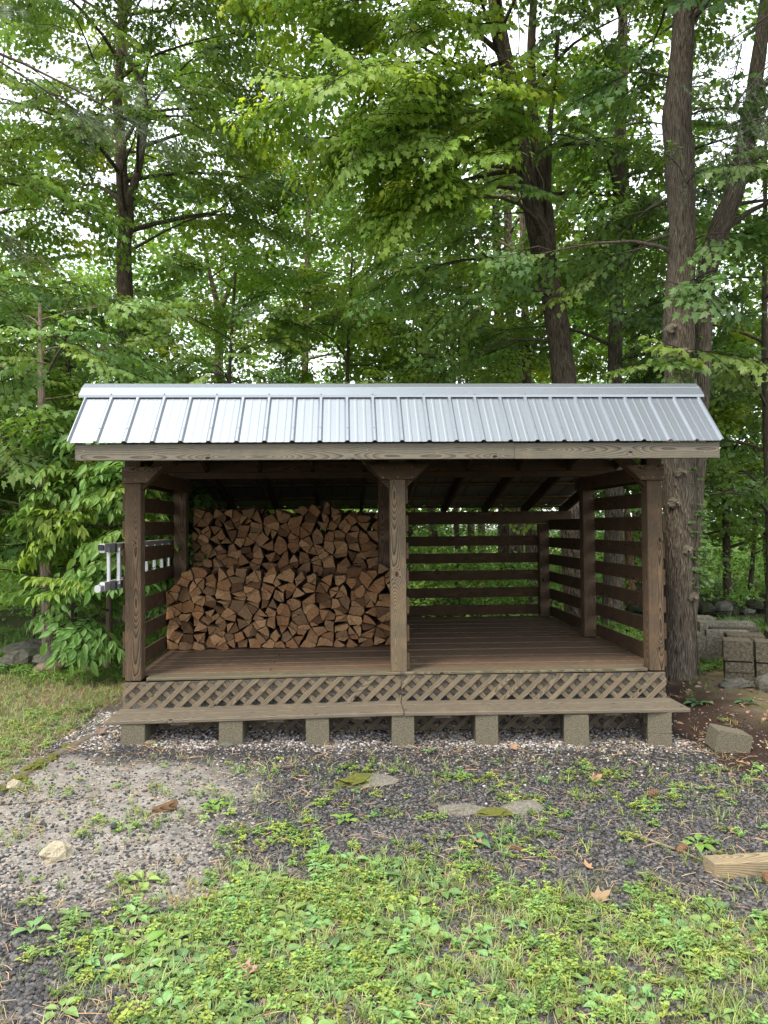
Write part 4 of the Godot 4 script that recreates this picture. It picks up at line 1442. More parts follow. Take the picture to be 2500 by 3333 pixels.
# one limb: a curved branch with side branches in a flat fan, sprays along them
func limb(tree, mat: String, p0: Vector3, p1: Vector3, r0: float, xf: Array, dens = 1.0, spread = 0.55, bare = 0.25):
	var mb = MB.new()
	var L = p0.distance_to(p1)
	var pts = []
	var rad = []
	var seg = maxi(5, int(L / 0.45))
	var wob = Vector3(rg.randf_range(-1, 1), 0, rg.randf_range(-1, 1)) * L * 0.06
	var arch = L * rg.randf_range(0.05, 0.13)
	for i in seg + 1:
		var t = float(i) / seg
		var q = p0.lerp(p1, t) + wob * sin(t * PI * 1.5) + Vector3(0, arch * sin(PI * t), 0)
		q += Vector3(rg.randf_range(-1, 1), rg.randf_range(-0.6, 0.6), rg.randf_range(-1, 1)) * 0.035 * L / seg * (1.0 if i > 0 else 0.0)
		pts.append(q)
		rad.append(lerpf(r0, 0.006, pow(t, 0.8)))
	tube(mb, pts, rad, 7, 0.12, Color.WHITE, 1.2, 1.0)
	var ax = (p1 - p0).normalized()
	var side = ax.cross(Vector3.UP).normalized()
	var s = bare * L
	var e = 1
	while s < L * 0.98:
		var t = s / L
		var f = t * seg
		var i = mini(int(f), seg - 1)
		var p = pts[i].lerp(pts[i + 1], f - i)
		var bl = (L * spread * (1.0 - 0.65 * t) + 0.2) * rg.randf_range(0.6, 1.1)
		var d = (ax * rg.randf_range(0.5, 1.0) + side * e * rg.randf_range(0.7, 1.1) + Vector3(0, rg.randf_range(-0.35, 0.45), 0)).normalized()
		var q1 = p + d * bl * 0.55 + Vector3(0, 0.04 * bl, 0)
		var q2 = p + d * bl + Vector3(0, -0.10 * bl, 0)
		tube(mb, [p, q1, q2], [maxf(0.006, r0 * 0.32 * (1.0 - 0.6 * t)), 0.007, 0.003], 4)
		var m = maxi(1, int(bl / 0.26 * dens))
		for k in m:
			var u = lerpf(0.2, 1.0, (k + 0.7) / m)
			var c = p.lerp(q1, u * 2.0) if u < 0.5 else q1.lerp(q2, u * 2.0 - 1.0)
			add_spray(xf, c, d, e * (1 if k % 2 == 0 else -1))
		s += rg.randf_range(0.22, 0.36) / dens
		e = -e
	for k in 3:
		add_spray(xf, pts[seg - 1].lerp(pts[seg], 0.3 + 0.3 * k), ax, 0)
	put("limb", mb.mesh(M[mat]), tree)

func add_spray(xf: Array, c: Vector3, d: Vector3, e: int):
	var sd = d.cross(Vector3.UP).normalized()
	var x = (d + sd * e * rg.randf_range(-0.3, 0.8) + Vector3(0, rg.randf_range(-0.7, 0.15), 0)).normalized()
	var y = (Vector3.UP + Vector3(rg.randf_range(-0.7, 0.7), 0, rg.randf_range(-0.7, 0.7)))
	var z = x.cross(y).normalized()
	y = z.cross(x)
	var s = rg.randf_range(0.85, 1.35)
	xf.append(Transform3D(Basis(x * s, y * s, z * s), c))

func crown(tree, mesh, xf: Array, col: Color, k = 0.22):
	if xf.is_empty():
		return
	var cols = []
	for x in xf:
		var n = N1.get_noise_3d(x.origin.x * 0.5, x.origin.y * 0.5, x.origin.z * 0.5)
		var c = vary(col, k)
		if rg.randf() < 0.10:
			c = Color(c.r * 1.6, c.g * 1.3, c.b)
		cols.append(Color(c.r * (1.0 + 0.35 * n), c.g * (1.0 + 0.2 * n), c.b))
	tag(multi("crown", mesh, xf, cols, tree), "", "", "", "stuff")

func trunk(tree, mat: String, cp: Array, seg = 18, rough = 0.09, called = "trunk", us = 3.0):
	var sp = spline(cp, 0.11 if seg > 12 else 0.35)
	var mb = MB.new()
	tube(mb, sp[0], sp[1], seg, rough, Color.WHITE, 0.42, us)
	put(called, mb.mesh(M[mat]), tree)
	return sp

# limbs all round a trunk between two heights; aim: mean direction (degrees from +x towards the camera) and how far to either side
func auto_limbs(tree, mat, sp, xf, n: int, h0: float, h1: float, l0: float, l1: float, aim: float, fan: float, rise = 0.25, dens = 1.0):
	for i in n:
		var h = lerpf(h0, h1, (i + rg.randf()) / n)
		var b = 0
		for k in sp[0].size():
			if absf(sp[0][k].y - h) < absf(sp[0][b].y - h):
				b = k
		var a = deg_to_rad(aim + rg.randf_range(-fan, fan)) if fan < 170 else i * 2.399 + rg.randf()
		var L = rg.randf_range(l0, l1)
		var d = Vector3(cos(a), rise + rg.randf_range(-0.15, 0.2), sin(a))
		limb(tree, mat, sp[0][b], sp[0][b] + d * L, minf(sp[1][b] * 0.5, 0.012 * L + 0.012), xf, dens)

func base_at(cp) -> Vector3:
	return Vector3(cp[0][0], gy(cp[0][0], cp[0][2]), cp[0][2])

func settle(t: Node3D, at: Vector3):
	t.position = at
	for k in t.get_children():
		k.position -= at

var SP = {}

func make_trees():
	rg.seed = 1
	SP.maple = spray_mesh("maple", 101)
	SP.maple2 = spray_mesh("maple", 102)
	SP.oval = spray_mesh("oval", 103)
	SP.sass = spray_mesh("sassafras", 104)
	SP.pine = needle_spray("pine", 105)
	SP.spruce = needle_spray("spruce", 106)
	SP.clump = clump_mesh(107, 0.62, 46, 0.115)
	SP.clump2 = clump_mesh(108, 0.50, 46, 0.085)
	var dark = Color(0.146, 0.248, 0.061)
	var mid = Color(0.207, 0.332, 0.065)
	var lime = Color(0.285, 0.440, 0.070)
	var cool = Color(0.166, 0.270, 0.094)
	var xf = []
	var sp
	var t
	var cp

	# the big maple on the right, with a second stem leaning away
	rg.seed = 501
	t = root("maple_tree")
	tag(t, "big twin-stemmed maple with thick pale bark at the shed's right corner", "tree", "trees around the woodshed")
	cp = [[3.38, -0.75, -1.9, 0.27], [3.42, -0.35, -1.9, 0.215], [3.45, 0.0, -1.9, 0.185], [3.47, 0.93, -1.9, 0.177], [3.48, 2.03, -1.9, 0.183], [3.50, 2.97, -1.9, 0.167], [3.51, 3.69, -1.9, 0.180], [3.57, 4.80, -1.9, 0.150], [3.55, 5.64, -1.9, 0.170], [3.53, 6.20, -1.9, 0.165], [3.58, 6.71, -1.9, 0.140], [3.63, 7.27, -1.9, 0.129], [3.67, 8.0, -1.9, 0.122], [3.7, 9.6, -1.95, 0.10], [3.6, 11.5, -2.0, 0.07]]
	sp = trunk(t, "bark", cp, 26, 0.13, "trunk", 5.0)
	var sp2 = trunk(t, "bark", [[3.62, -0.75, -2.2, 0.17], [3.66, 0.0, -2.2, 0.13], [3.73, 0.92, -2.2, 0.125], [3.83, 2.05, -2.2, 0.115], [3.90, 3.03, -2.2, 0.112], [4.00, 4.35, -2.2, 0.122], [4.22, 5.05, -2.2, 0.122], [4.41, 5.51, -2.2, 0.117], [4.59, 6.33, -2.2, 0.10], [4.73, 7.15, -2.2, 0.085], [4.9, 8.2, -2.2, 0.075], [5.3, 10.4, -2.2, 0.05]], 20, 0.13, "trunk", 3.0)
	for k in [[0.02, 1.0, -1.72, 0.05], [-0.10, 1.55, -1.75, 0.06], [-0.02, 1.90, -1.72, 0.05], [0.08, 0.45, -1.72, 0.05], [-0.1, 3.6, -1.74, 0.07], [0.05, 3.3, -1.72, 0.06]]:      # burrs where branches were cut
		put("burr", stone_mesh(Vector3(0.15, 0.12, 0.09), int(k[1] * 10), M.bark, 0.35), t, Vector3(3.46 + k[0], k[1], k[2] - 0.025))
		var cut = CylinderMesh.new()
		cut.top_radius = 0.014
		cut.bottom_radius = 0.018
		cut.height = 0.05
		cut.material = M.bark_pale
		var co = put("branch_stub", cut, t, Vector3(3.46 + k[0], k[1], k[2] + 0.055))
		co.rotation_degrees = Vector3(75, 0, 10)
	xf = []
	auto_limbs(t, "bark", sp, xf, 3, 4.0, 5.8, 1.0, 1.8, 225, 35, 0.0, 0.9)
	auto_limbs(t, "bark", sp, xf, 7, 3.2, 7.4, 0.35, 0.7, 100, 100, 0.0, 1.0)
	auto_limbs(t, "bark", sp, xf, 14, 7.2, 11.2, 2.0, 4.0, 90, 180, 0.22, 0.85)
	auto_limbs(t, "bark", sp2, xf, 9, 4.6, 10.0, 1.4, 3.0, 30, 110, 0.1, 0.75)
	crown(t, SP.maple, xf, dark)
	settle(t, base_at(cp))

	# the leaning maple behind the shed; its long limbs hang over the roof with bright leaves
	rg.seed = 502
	t = root("maple_tree")
	tag(t, "tall maple with a leaning dark-barked trunk behind the right bay, forked high up", "tree", "trees around the woodshed")
	cp = [[3.32, -0.8, -5.2, 0.28], [3.29, -0.18, -5.2, 0.238], [3.23, 1.18, -5.2, 0.216], [3.19, 2.47, -5.2, 0.201], [3.11, 3.61, -5.2, 0.190], [3.00, 4.60, -5.2, 0.186], [2.87, 5.36, -5.2, 0.186], [2.72, 6.05, -5.2, 0.175], [2.58, 6.73, -5.2, 0.149], [2.47, 7.35, -5.2, 0.141], [2.39, 7.92, -5.2, 0.141], [2.23, 8.79, -5.2, 0.127], [2.04, 9.95, -5.2, 0.112], [1.8, 12.0, -5.2, 0.07]]
	sp = trunk(t, "bark_dark", cp, 22, 0.11)
	trunk(t, "bark_dark", [[2.87, 5.45, -5.22, 0.15], [2.87, 6.12, -5.25, 0.135], [2.84, 6.78, -5.3, 0.113], [2.77, 7.40, -5.3, 0.105], [2.68, 7.98, -5.3, 0.09], [2.66, 8.64, -5.3, 0.078], [2.68, 9.6, -5.3, 0.068], [2.9, 12.0, -5.4, 0.04]], 16, 0.1)
	trunk(t, "bark_dark", [[2.86, 6.2, -5.15, 0.052], [2.87, 7.06, -5.1, 0.048], [2.91, 7.93, -5.1, 0.041], [2.99, 8.52, -5.1, 0.034], [3.06, 9.4, -5.1, 0.03]], 9, 0.05)
	xf = []
	for l in [[[2.1, 9.35, -5.1], [-1.2, 8.6, -3.1], 0.06], [[2.3, 8.6, -5.15], [-0.9, 7.0, -2.6], 0.055], [[2.4, 7.9, -5.15], [-0.2, 6.3, -2.9], 0.05], [[2.1, 9.3, -5.1], [0.3, 8.7, -1.6], 0.05], [[1.95, 10.2, -5.2], [-1.6, 10.0, -4.0], 0.06], [[2.4, 7.6, -5.1], [1.0, 6.2, -2.4], 0.04], [[2.5, 7.1, -5.15], [0.2, 5.6, -3.6], 0.045], [[1.9, 10.8, -5.1], [0.0, 11.2, -1.8], 0.05]]:
		limb(t, "bark_dark", Vector3(l[0][0], l[0][1], l[0][2]), Vector3(l[1][0], l[1][1], l[1][2]), l[2], xf, 1.1, 0.42, 0.3)
		limb(t, "bark_dark", Vector3(l[0][0] - 0.05, l[0][1] - 0.3, l[0][2]), Vector3(l[1][0] + rg.randf_range(-0.3, 0.9), l[1][1] + rg.randf_range(-0.3, 0.7), l[1][2] - rg.randf_range(0.4, 1.4)), l[2] * 0.8, xf, 1.0, 0.45, 0.35)
	crown(t, SP.maple2, xf, lime, 0.2)
	xf = []
	for l in [[[2.95, 5.05, -5.1], [1.0, 4.5, -3.9], 0.045], [[2.9, 5.5, -5.1], [0.3, 5.1, -4.6], 0.045], [[2.75, 6.0, -5.1], [1.2, 5.9, -3.5], 0.05], [[2.95, 6.9, -5.6], [5.2, 6.9, -6.6], 0.04], [[2.2, 8.9, -5.1], [0.6, 8.0, -5.5], 0.04], [[2.5, 7.2, -5.3], [0.2, 6.6, -5.9], 0.05], [[2.3, 8.4, -5.3], [0.0, 9.6, -5.6], 0.05], [[3.05, 4.3, -5.2], [1.3, 4.0, -5.6], 0.03], [[2.7, 7.5, -5.3], [4.6, 7.7, -5.6], 0.04], [[2.7, 8.6, -5.3], [4.2, 9.4, -4.4], 0.04], [[2.1, 9.4, -5.2], [3.2, 10.6, -3.4], 0.04]]:
		limb(t, "bark_dark", Vector3(l[0][0], l[0][1], l[0][2]), Vector3(l[1][0], l[1][1], l[1][2]), l[2], xf, 0.8, 0.5, 0.3)
	crown(t, SP.maple, xf, mid)
	settle(t, base_at(cp))

	# straight slim tree between the two
	rg.seed = 503
	t = root("maple_tree")
	tag(t, "slim straight dark trunk between the leaning maple and the twin-stemmed maple", "tree", "trees around the woodshed")
	cp = [[4.2, -0.8, -6.2, 0.21], [4.21, -0.15, -6.2, 0.178], [4.27, 1.57, -6.2, 0.161], [4.32, 3.80, -6.2, 0.129], [4.35, 4.88, -6.2, 0.121], [4.42, 6.54, -6.2, 0.113], [4.49, 8.22, -6.2, 0.105], [4.56, 9.90, -6.2, 0.089], [4.6, 12.5, -6.2, 0.06]]
	sp = trunk(t, "bark", cp, 18, 0.1)
	xf = []
	auto_limbs(t, "bark", sp, xf, 19, 4.0, 12.0, 1.4, 3.0, 90, 180, 0.12, 0.9)
	crown(t, SP.maple, xf, Color(0.185, 0.301, 0.061))
	settle(t, base_at(cp))

	# double tree on the left
	rg.seed = 504
	t = root("maple_tree")
	tag(t, "tall dark trunk behind the left half of the roof, forking into two stems", "tree", "trees around the woodshed")
	cp = [[-4.48, -0.8, -7.3, 0.26], [-4.50, -0.31, -7.3, 0.21], [-4.51, 2.54, -7.3, 0.193], [-4.53, 4.01, -7.3, 0.175], [-4.58, 5.67, -7.3, 0.145], [-4.60, 6.54, -7.3, 0.136], [-4.56, 7.07, -7.3, 0.145], [-4.58, 7.50, -7.3, 0.135], [-4.63, 7.85, -7.3, 0.108], [-4.65, 8.38, -7.3, 0.096], [-4.67, 8.91, -7.3, 0.092], [-4.72, 9.35, -7.3, 0.094], [-4.68, 9.88, -7.3, 0.088], [-4.64, 10.41, -7.3, 0.079], [-4.62, 12.5, -7.3, 0.05]]
	sp = trunk(t, "bark_dark", cp, 18, 0.1)
	sp2 = trunk(t, "bark", [[-4.55, 7.3, -7.28, 0.10], [-4.42, 7.68, -7.25, 0.079], [-4.33, 7.96, -7.25, 0.070], [-4.25, 8.47, -7.25, 0.070], [-4.17, 9.13, -7.25, 0.061], [-4.26, 9.70, -7.25, 0.057], [-4.45, 10.09, -7.25, 0.053], [-4.60, 10.6, -7.2, 0.048], [-4.3, 12.0, -7.2, 0.03]], 10, 0.06)
	xf = []
	auto_limbs(t, "bark_dark", sp, xf, 23, 6.4, 12.2, 1.8, 3.6, 90, 180, 0.2, 0.85)
	auto_limbs(t, "bark_dark", sp2, xf, 9, 7.8, 11.8, 2.0, 3.8, 20, 80, 0.15, 0.8)
	crown(t, SP.maple2, xf, Color(0.196, 0.308, 0.065))
	settle(t, base_at(cp))

	# lower leafy maples on the left, in front of it
	rg.seed = 505
	t = root("maple_tree")
	tag(t, "pale slender trunk among boulders left of the shed, low leafy branches hiding it", "tree", "trees around the woodshed")
	cp = [[-4.52, -0.75, -3.6, 0.13], [-4.52, -0.45, -3.6, 0.10], [-4.53, 0.01, -3.6, 0.087], [-4.57, 0.96, -3.6, 0.074], [-4.59, 1.90, -3.6, 0.064], [-4.62, 3.17, -3.6, 0.048], [-4.64, 4.4, -3.6, 0.02]]
	sp = trunk(t, "bark_pale", cp, 16, 0.1)
	xf = []
	auto_limbs(t, "bark_grey", sp, xf, 6, 1.2, 2.2, 1.0, 1.7, 200, 70, 0.05, 1.0)
	auto_limbs(t, "bark_grey", sp, xf, 14, 1.6, 4.3, 0.9, 1.9, 120, 180, 0.15, 1.0)
	crown(t, SP.maple, xf, Color(0.227, 0.363, 0.094))
	settle(t, base_at(cp))

	rg.seed = 506
	var side = [
		[-7.0, -5.6, 8.6, "bushy bright green maple filling the left edge above the ladder", Color(0.254, 0.402, 0.080), 26, 1.4, 2.8, "bark", 0.07],
		[-2.7, -7.8, 6.4, "low bright maple with arching twigs, behind the roof's left end", Color(0.235, 0.370, 0.080), 20, 1.0, 2.2, "bark", 0.06],
		[-0.4, -8.6, 7.2, "small leafy maple rising behind the ridge cap's joint", Color(0.235, 0.386, 0.069), 19, 1.2, 2.4, "bark_dark", 0.06],
		[1.9, -9.4, 6.8, "yellow-green young maple behind the roof, left of the leaning trunk", Color(0.295, 0.432, 0.065), 19, 1.2, 2.4, "bark_dark", 0.06],
		[6.6, -5.4, 8.0, "dark leafy maple at the right edge behind the concrete pile", Color(0.146, 0.248, 0.069), 19, 1.4, 2.8, "bark_dark", 0.08],
		[-5.3, -4.9, 3.0, "chest-high leafy maple sapling between boulders and wood, left of the shed", Color(0.16, 0.29, 0.06), 16, 0.7, 1.4, "bark_dark", 0.025],
		[-3.4, -5.6, 3.2, "leafy maple sapling close behind the shed's left wall", Color(0.17, 0.30, 0.06), 15, 0.7, 1.4, "bark_dark", 0.025],
		[5.9, -8.5, 6.5, "small maple with bright yellow-green leaves left of the stone wall", Color(0.254, 0.386, 0.061), 11, 1.0, 2.0, "bark_dark", 0.05]]
	for q in side:
		t = root("maple_tree")
		tag(t, q[3], "tree", "trees around the woodshed")
		var x = q[0]
		var z = q[1]
		var low = 0.9 if q[0] > 6.0 else (0.3 if q[2] < 3.5 else 1.3)
		cp = [[x, gy(x, z) - 0.2, z, q[9] * 1.3], [x + 0.05, 0.6, z, q[9]], [x - 0.05, q[2] * 0.5, z + 0.1, q[9] * 0.7], [x + 0.1, q[2], z, 0.02]]
		sp = trunk(t, q[8], cp, 10, 0.08)
		xf = []
		auto_limbs(t, q[8], sp, xf, q[5], low, q[2] * 0.95, q[6], q[7], 90, 180, 0.15, 0.85)
		crown(t, SP.maple if q[5] % 2 == 1 else SP.maple2, xf, q[4])
		settle(t, base_at(cp))

	# trunks standing further back, each seen against the leaves
	rg.seed = 507
	var back = [
		["bark_dark", [[1.16, -0.96, -12, 0.17], [1.12, 2.0, -12, 0.14], [1.08, 4.92, -12, 0.123], [1.02, 5.99, -12, 0.117], [0.91, 7.05, -12, 0.105], [0.80, 8.12, -12, 0.094], [0.74, 10.03, -12, 0.07], [0.7, 13, -12, 0.05]], 8.0, 13.0, "dark curved trunk seen above the middle of the roof, right of the cap joint"],
		["bark_dark", [[3.77, -0.9, -13, 0.22], [3.80, 5.11, -13, 0.160], [3.73, 6.24, -13, 0.160], [3.67, 8.01, -13, 0.123], [3.6, 13, -13, 0.07]], 7.5, 13.0, "dark trunk of a close pair above the roof, left of the leaning maple"],
		["bark_grey", [[3.84, -0.8, -12, 0.20], [3.88, 4.92, -12, 0.158], [3.83, 5.99, -12, 0.152], [3.76, 8.15, -12, 0.117], [3.7, 12.5, -12, 0.07]], 7.0, 12.0, "light grey trunk of a close pair above the roof, left of the leaning maple"],
		["bark_grey", [[3.61, -0.9, -9.5, 0.16], [3.61, -0.3, -9.5, 0.142], [3.60, 1.14, -9.5, 0.132], [3.57, 3.71, -9.5, 0.112], [3.5, 9, -9.5, 0.06]], 5.5, 9.0, "grey trunk seen through the back slats beside the rear right post"],
		["bark_grey", [[1.65, -0.9, -11, 0.14], [1.62, 1.0, -11, 0.11], [1.45, 3.0, -11, 0.09], [1.5, 8, -11, 0.05]], 5.0, 8.0, "leaning grey trunk seen through the back slats near the divider"],
		["bark_dark", [[2.35, -0.9, -10, 0.035], [2.3, 1.5, -10, 0.028], [2.3, 5.5, -10, 0.012]], 2.6, 5.4, "thin dark sapling upright behind the back slats, left of the middle"],
		["bark_grey", [[3.3, -0.9, -15, 0.11], [3.2, 2.0, -15, 0.09], [3.3, 8, -15, 0.05]], 5.0, 8.0, "thin grey trunk seen through the back slats, mid way along"],
		["bark_grey", [[-4.21, -0.9, -15, 0.16], [-4.21, 4.55, -15, 0.11], [-4.19, 7.54, -15, 0.095], [-4.39, 8.62, -15, 0.061], [-4.58, 9.71, -15, 0.048], [-4.9, 12.0, -15, 0.03]], 8.4, 12.0, "slim grey tree forking against the white sky, left of the roof's middle"],
		["bark_dark", [[-5.3, -0.6, -6.6, 0.08], [-5.3, 1.9, -6.6, 0.065], [-5.4, 5.0, -6.6, 0.04]], 2.6, 5.0, "dark sapling trunk left of the shed, behind the pale slender trunk"],
		["bark_red", [[5.05, -0.6, -7.5, 0.10], [5.04, 0.69, -7.5, 0.084], [5.02, 1.42, -7.5, 0.076], [4.99, 1.72, -7.5, 0.03]], 9.0, 0.0, "broken reddish-brown dead snag seen through the right side slats"],
		["bark_dark", [[6.9, -0.7, -8.6, 0.07], [6.9, 1.8, -8.6, 0.055], [6.8, 5.5, -8.6, 0.03]], 0.7, 5.4, "thin dark trunk just right of the twin-stemmed maple's foot"],
		["bark_dark", [[8.1, -0.8, -9.6, 0.10], [8.1, 2.0, -9.6, 0.075], [8.2, 6, -9.6, 0.04]], 0.7, 6.0, "thickest of the dark slim trunks behind the stone wall"],
		["bark_dark", [[9.0, -0.8, -10.4, 0.06], [9.25, 2.0, -10.4, 0.045], [9.0, 5.5, -10.4, 0.03]], 0.7, 5.4, "leaning thin trunk behind the stone wall, next to the thickest"],
		["bark_dark", [[9.9, -0.8, -11.0, 0.08], [9.8, 2.0, -11.0, 0.06], [9.9, 6.0, -11.0, 0.03]], 0.7, 6.0, "straight thin trunk behind the stone wall at the right"],
		["bark_dark", [[10.6, -0.8, -11.0, 0.05], [10.9, 2.0, -11.0, 0.04], [10.8, 5.5, -11.0, 0.02]], 0.7, 5.4, "bent thin trunk behind the stone wall, nearest the photo's edge"],
		["bark_grey", [[-8.6, -0.8, -10.5, 0.14], [-8.6, 4, -10.5, 0.11], [-8.4, 12, -10.5, 0.05]], 3.0, 12.0, "grey trunk deep in the leaves at the far left edge"],
		["bark_grey", [[-1.6, -0.8, -14, 0.14], [-1.6, 6, -14, 0.10], [-1.4, 12, -14, 0.05]], 5.5, 12.0, "grey trunk half hidden behind the small maple at the cap's joint"],
		["bark_dark", [[7.4, -0.8, -13, 0.16], [7.4, 5, -13, 0.12], [7.2, 13, -13, 0.05]], 4.0, 13.0, "dark trunk in the shade beyond the slim straight tree"],
		["bark_grey", [[10.5, -0.8, -7.5, 0.15], [10.4, 5, -7.5, 0.12], [10.2, 11, -7.5, 0.05]], 2.5, 11.0, "leafy tree whose crown fills the right edge above the wall"]]
	for q in back:
		cp = q[1]
		t = root("dead_snag" if q[2] > q[3] else "forest_tree")
		tag(t, q[4], "tree", "trees of the wood behind the shed")
		sp = trunk(t, q[0], cp, 9, 0.1, "trunk", 1.0)
		if q[3] > q[2]:
			xf = []
			var big = q[1][0][3] > 0.09
			auto_limbs(t, q[0], sp, xf, 9 if big else 15, q[2], q[3], 1.4 if big else 0.9, 3.0 if big else 2.1, 90, 180, 0.15, 0.45 if big else 0.65)
			crown(t, SP.clump if big else SP.clump2, xf, [mid, cool, Color(0.196, 0.308, 0.069), dark][rg.randi() % 4])
		if q[4].begins_with("slim grey tree"):
			trunk(t, q[0], [[-4.19, 7.4, -15, 0.082], [-3.78, 8.49, -15, 0.061], [-3.38, 9.45, -15, 0.048], [-3.0, 10.8, -15, 0.03]], 7, 0.05, "trunk", 1.0)
		settle(t, base_at(cp))

	# sassafras at the left wall
	rg.seed = 509
	t = root("sassafras_bush")
	tag(t, "large-leaved light green bush growing beside the ladder on the left wall", "bush")
	cp = [[-3.42, -0.7, -2.6, 0.05], [-3.40, 0.3, -2.6, 0.04], [-3.35, 1.6, -2.5, 0.025], [-3.3, 2.4, -2.4, 0.012]]
	sp = trunk(t, "bark_grey", cp, 9, 0.06)
	xf = []
	auto_limbs(t, "bark_grey", sp, xf, 24, 0.4, 2.4, 0.2, 0.5, 60, 140, 0.15, 1.1)
	crown(t, SP.sass, xf, Color(0.21, 0.37, 0.09), 0.15)
	settle(t, base_at(cp))

	# boughs that reach in at the upper corners, on trees standing beside the photograph
	rg.seed = 510
	t = root("pine_tree")
	tag(t, "white pine reaching in at the upper left with long soft needles", "tree")
	cp = [[-7.0, -0.7, -0.6, 0.26], [-7.0, 3.0, -0.6, 0.22], [-6.9, 8.0, -0.6, 0.15], [-6.9, 11.0, -0.6, 0.08]]
	trunk(t, "bark_dark", cp, 12, 0.1)
	xf = []
	for l in [[[-6.95, 6.6, -0.6], [-2.75, 5.45, -0.9], 0.05], [[-6.95, 7.2, -0.6], [-3.4, 5.75, -1.1], 0.045], [[-6.95, 6.0, -0.6], [-4.3, 4.7, -1.7], 0.035], [[-6.9, 8.6, -0.6], [-4.6, 8.0, 1.6], 0.04], [[-6.9, 5.4, -0.6], [-5.2, 4.9, 1.4], 0.04]]:
		limb(t, "bark_dark", Vector3(l[0][0], l[0][1], l[0][2]), Vector3(l[1][0], l[1][1], l[1][2]), l[2], xf, 0.5, 0.18, 0.45)
	crown(t, SP.pine, xf, Color(0.166, 0.216, 0.118), 0.15)
	settle(t, base_at(cp))
	rg.seed = 511
	t = root("spruce_tree")
	tag(t, "spruce with drooping needle twigs hanging in at the upper right corner", "tree")
	cp = [[6.1, -0.7, 0.4, 0.25], [6.1, 4.0, 0.4, 0.20], [6.0, 9.0, 0.4, 0.12], [6.0, 13.0, 0.4, 0.04]]
	sp = trunk(t, "bark_dark", cp, 12, 0.1)
	xf = []
	for l in [[[6.1, 6.4, 0.4], [3.75, 5.85, -0.3], 0.04], [[6.1, 6.9, 0.4], [3.65, 6.25, -0.5], 0.04], [[6.1, 5.9, 0.4], [4.0, 5.3, -0.2], 0.035], [[6.1, 7.6, 0.4], [3.9, 6.9, -0.1], 0.035]]:
		limb(t, "bark_dark", Vector3(l[0][0], l[0][1], l[0][2]), Vector3(l[1][0], l[1][1], l[1][2]), l[2], xf, 0.9, 0.16, 0.4)
	auto_limbs(t, "bark_dark", sp, xf, 30, 4.5, 13.0, 1.8, 3.4, 60, 180, -0.10, 0.75)
	crown(t, SP.spruce, xf, Color(0.138, 0.186, 0.094), 0.15)
	settle(t, base_at(cp))

	# bare vine strands hanging from the leaning maple
	rg.seed = 512
	for v in [[[[1.62, 9.2, -3.3], [1.72, 8.32, -3.4], [1.94, 7.60, -3.5], [2.00, 7.07, -3.5], [2.38, 5.96, -3.5]], "long bare vine strand hanging from the leaning maple's limb"], [[[1.75, 9.2, -3.3], [1.98, 8.5, -3.4], [2.0, 7.8, -3.4], [2.1, 7.2, -3.5]], "shorter bare vine strand hanging just right of the long one"]]:
		var c4 = []
		for p in v[0]:
			c4.append([p[0], p[1], p[2], 0.008])
		var vs = spline(c4, 0.12)
		for i in vs[0].size():
			vs[0][i] += Vector3(rg.randf_range(-1, 1), 0, rg.randf_range(-1, 1)) * 0.02
		var mb = MB.new()
		tube(mb, vs[0], vs[1], 5)
		tag(put("vine", mb.mesh(M.bark_pale)), v[1], "vine")
	# creeper on the big maple
	rg.seed = 513
	var cr = root("creeper", Vector3(3.53, 0.9, -1.755))
	tag(cr, "five-leaved creeper climbing the twin-stemmed maple's trunk", "creeper")
	var mb = MB.new()
	for i in 120:
		var h = rg.randf_range(-0.4, 2.9) if i < 60 else rg.randf_range(-0.35, 0.55)
		var p = Vector3(rg.randf_range(-0.02, 0.22) , h, rg.randf_range(-0.06, 0.04))
		var d0 = Vector3(rg.randf_range(-0.6, 1), rg.randf_range(-0.8, 0.1), rg.randf_range(0.2, 1)).normalized()
		for q in 5:
			var d = (d0 + d0.cross(Vector3.UP) * (q - 2) * 0.55).normalized()
			oval_leaf(mb, p, d, Vector3(0, 1, 0.5).normalized(), 0.065, 0.03, vary(Color(0.138, 0.232, 0.069), 0.2), 0.2, 3)
	put("foliage", mb.mesh(M.leaf), cr)
	mb = MB.new()
	tube(mb, [Vector3(0.1, -1.5, 0.0), Vector3(0.02, -0.5, 0.02), Vector3(0.1, 0.5, 0.0), Vector3(0.04, 1.6, 0.02), Vector3(0.08, 3.0, 0.0)], [0.01, 0.01, 0.008, 0.007, 0.004], 6, 0.1)
	put("stem", mb.mesh(M.bark_dark), cr)

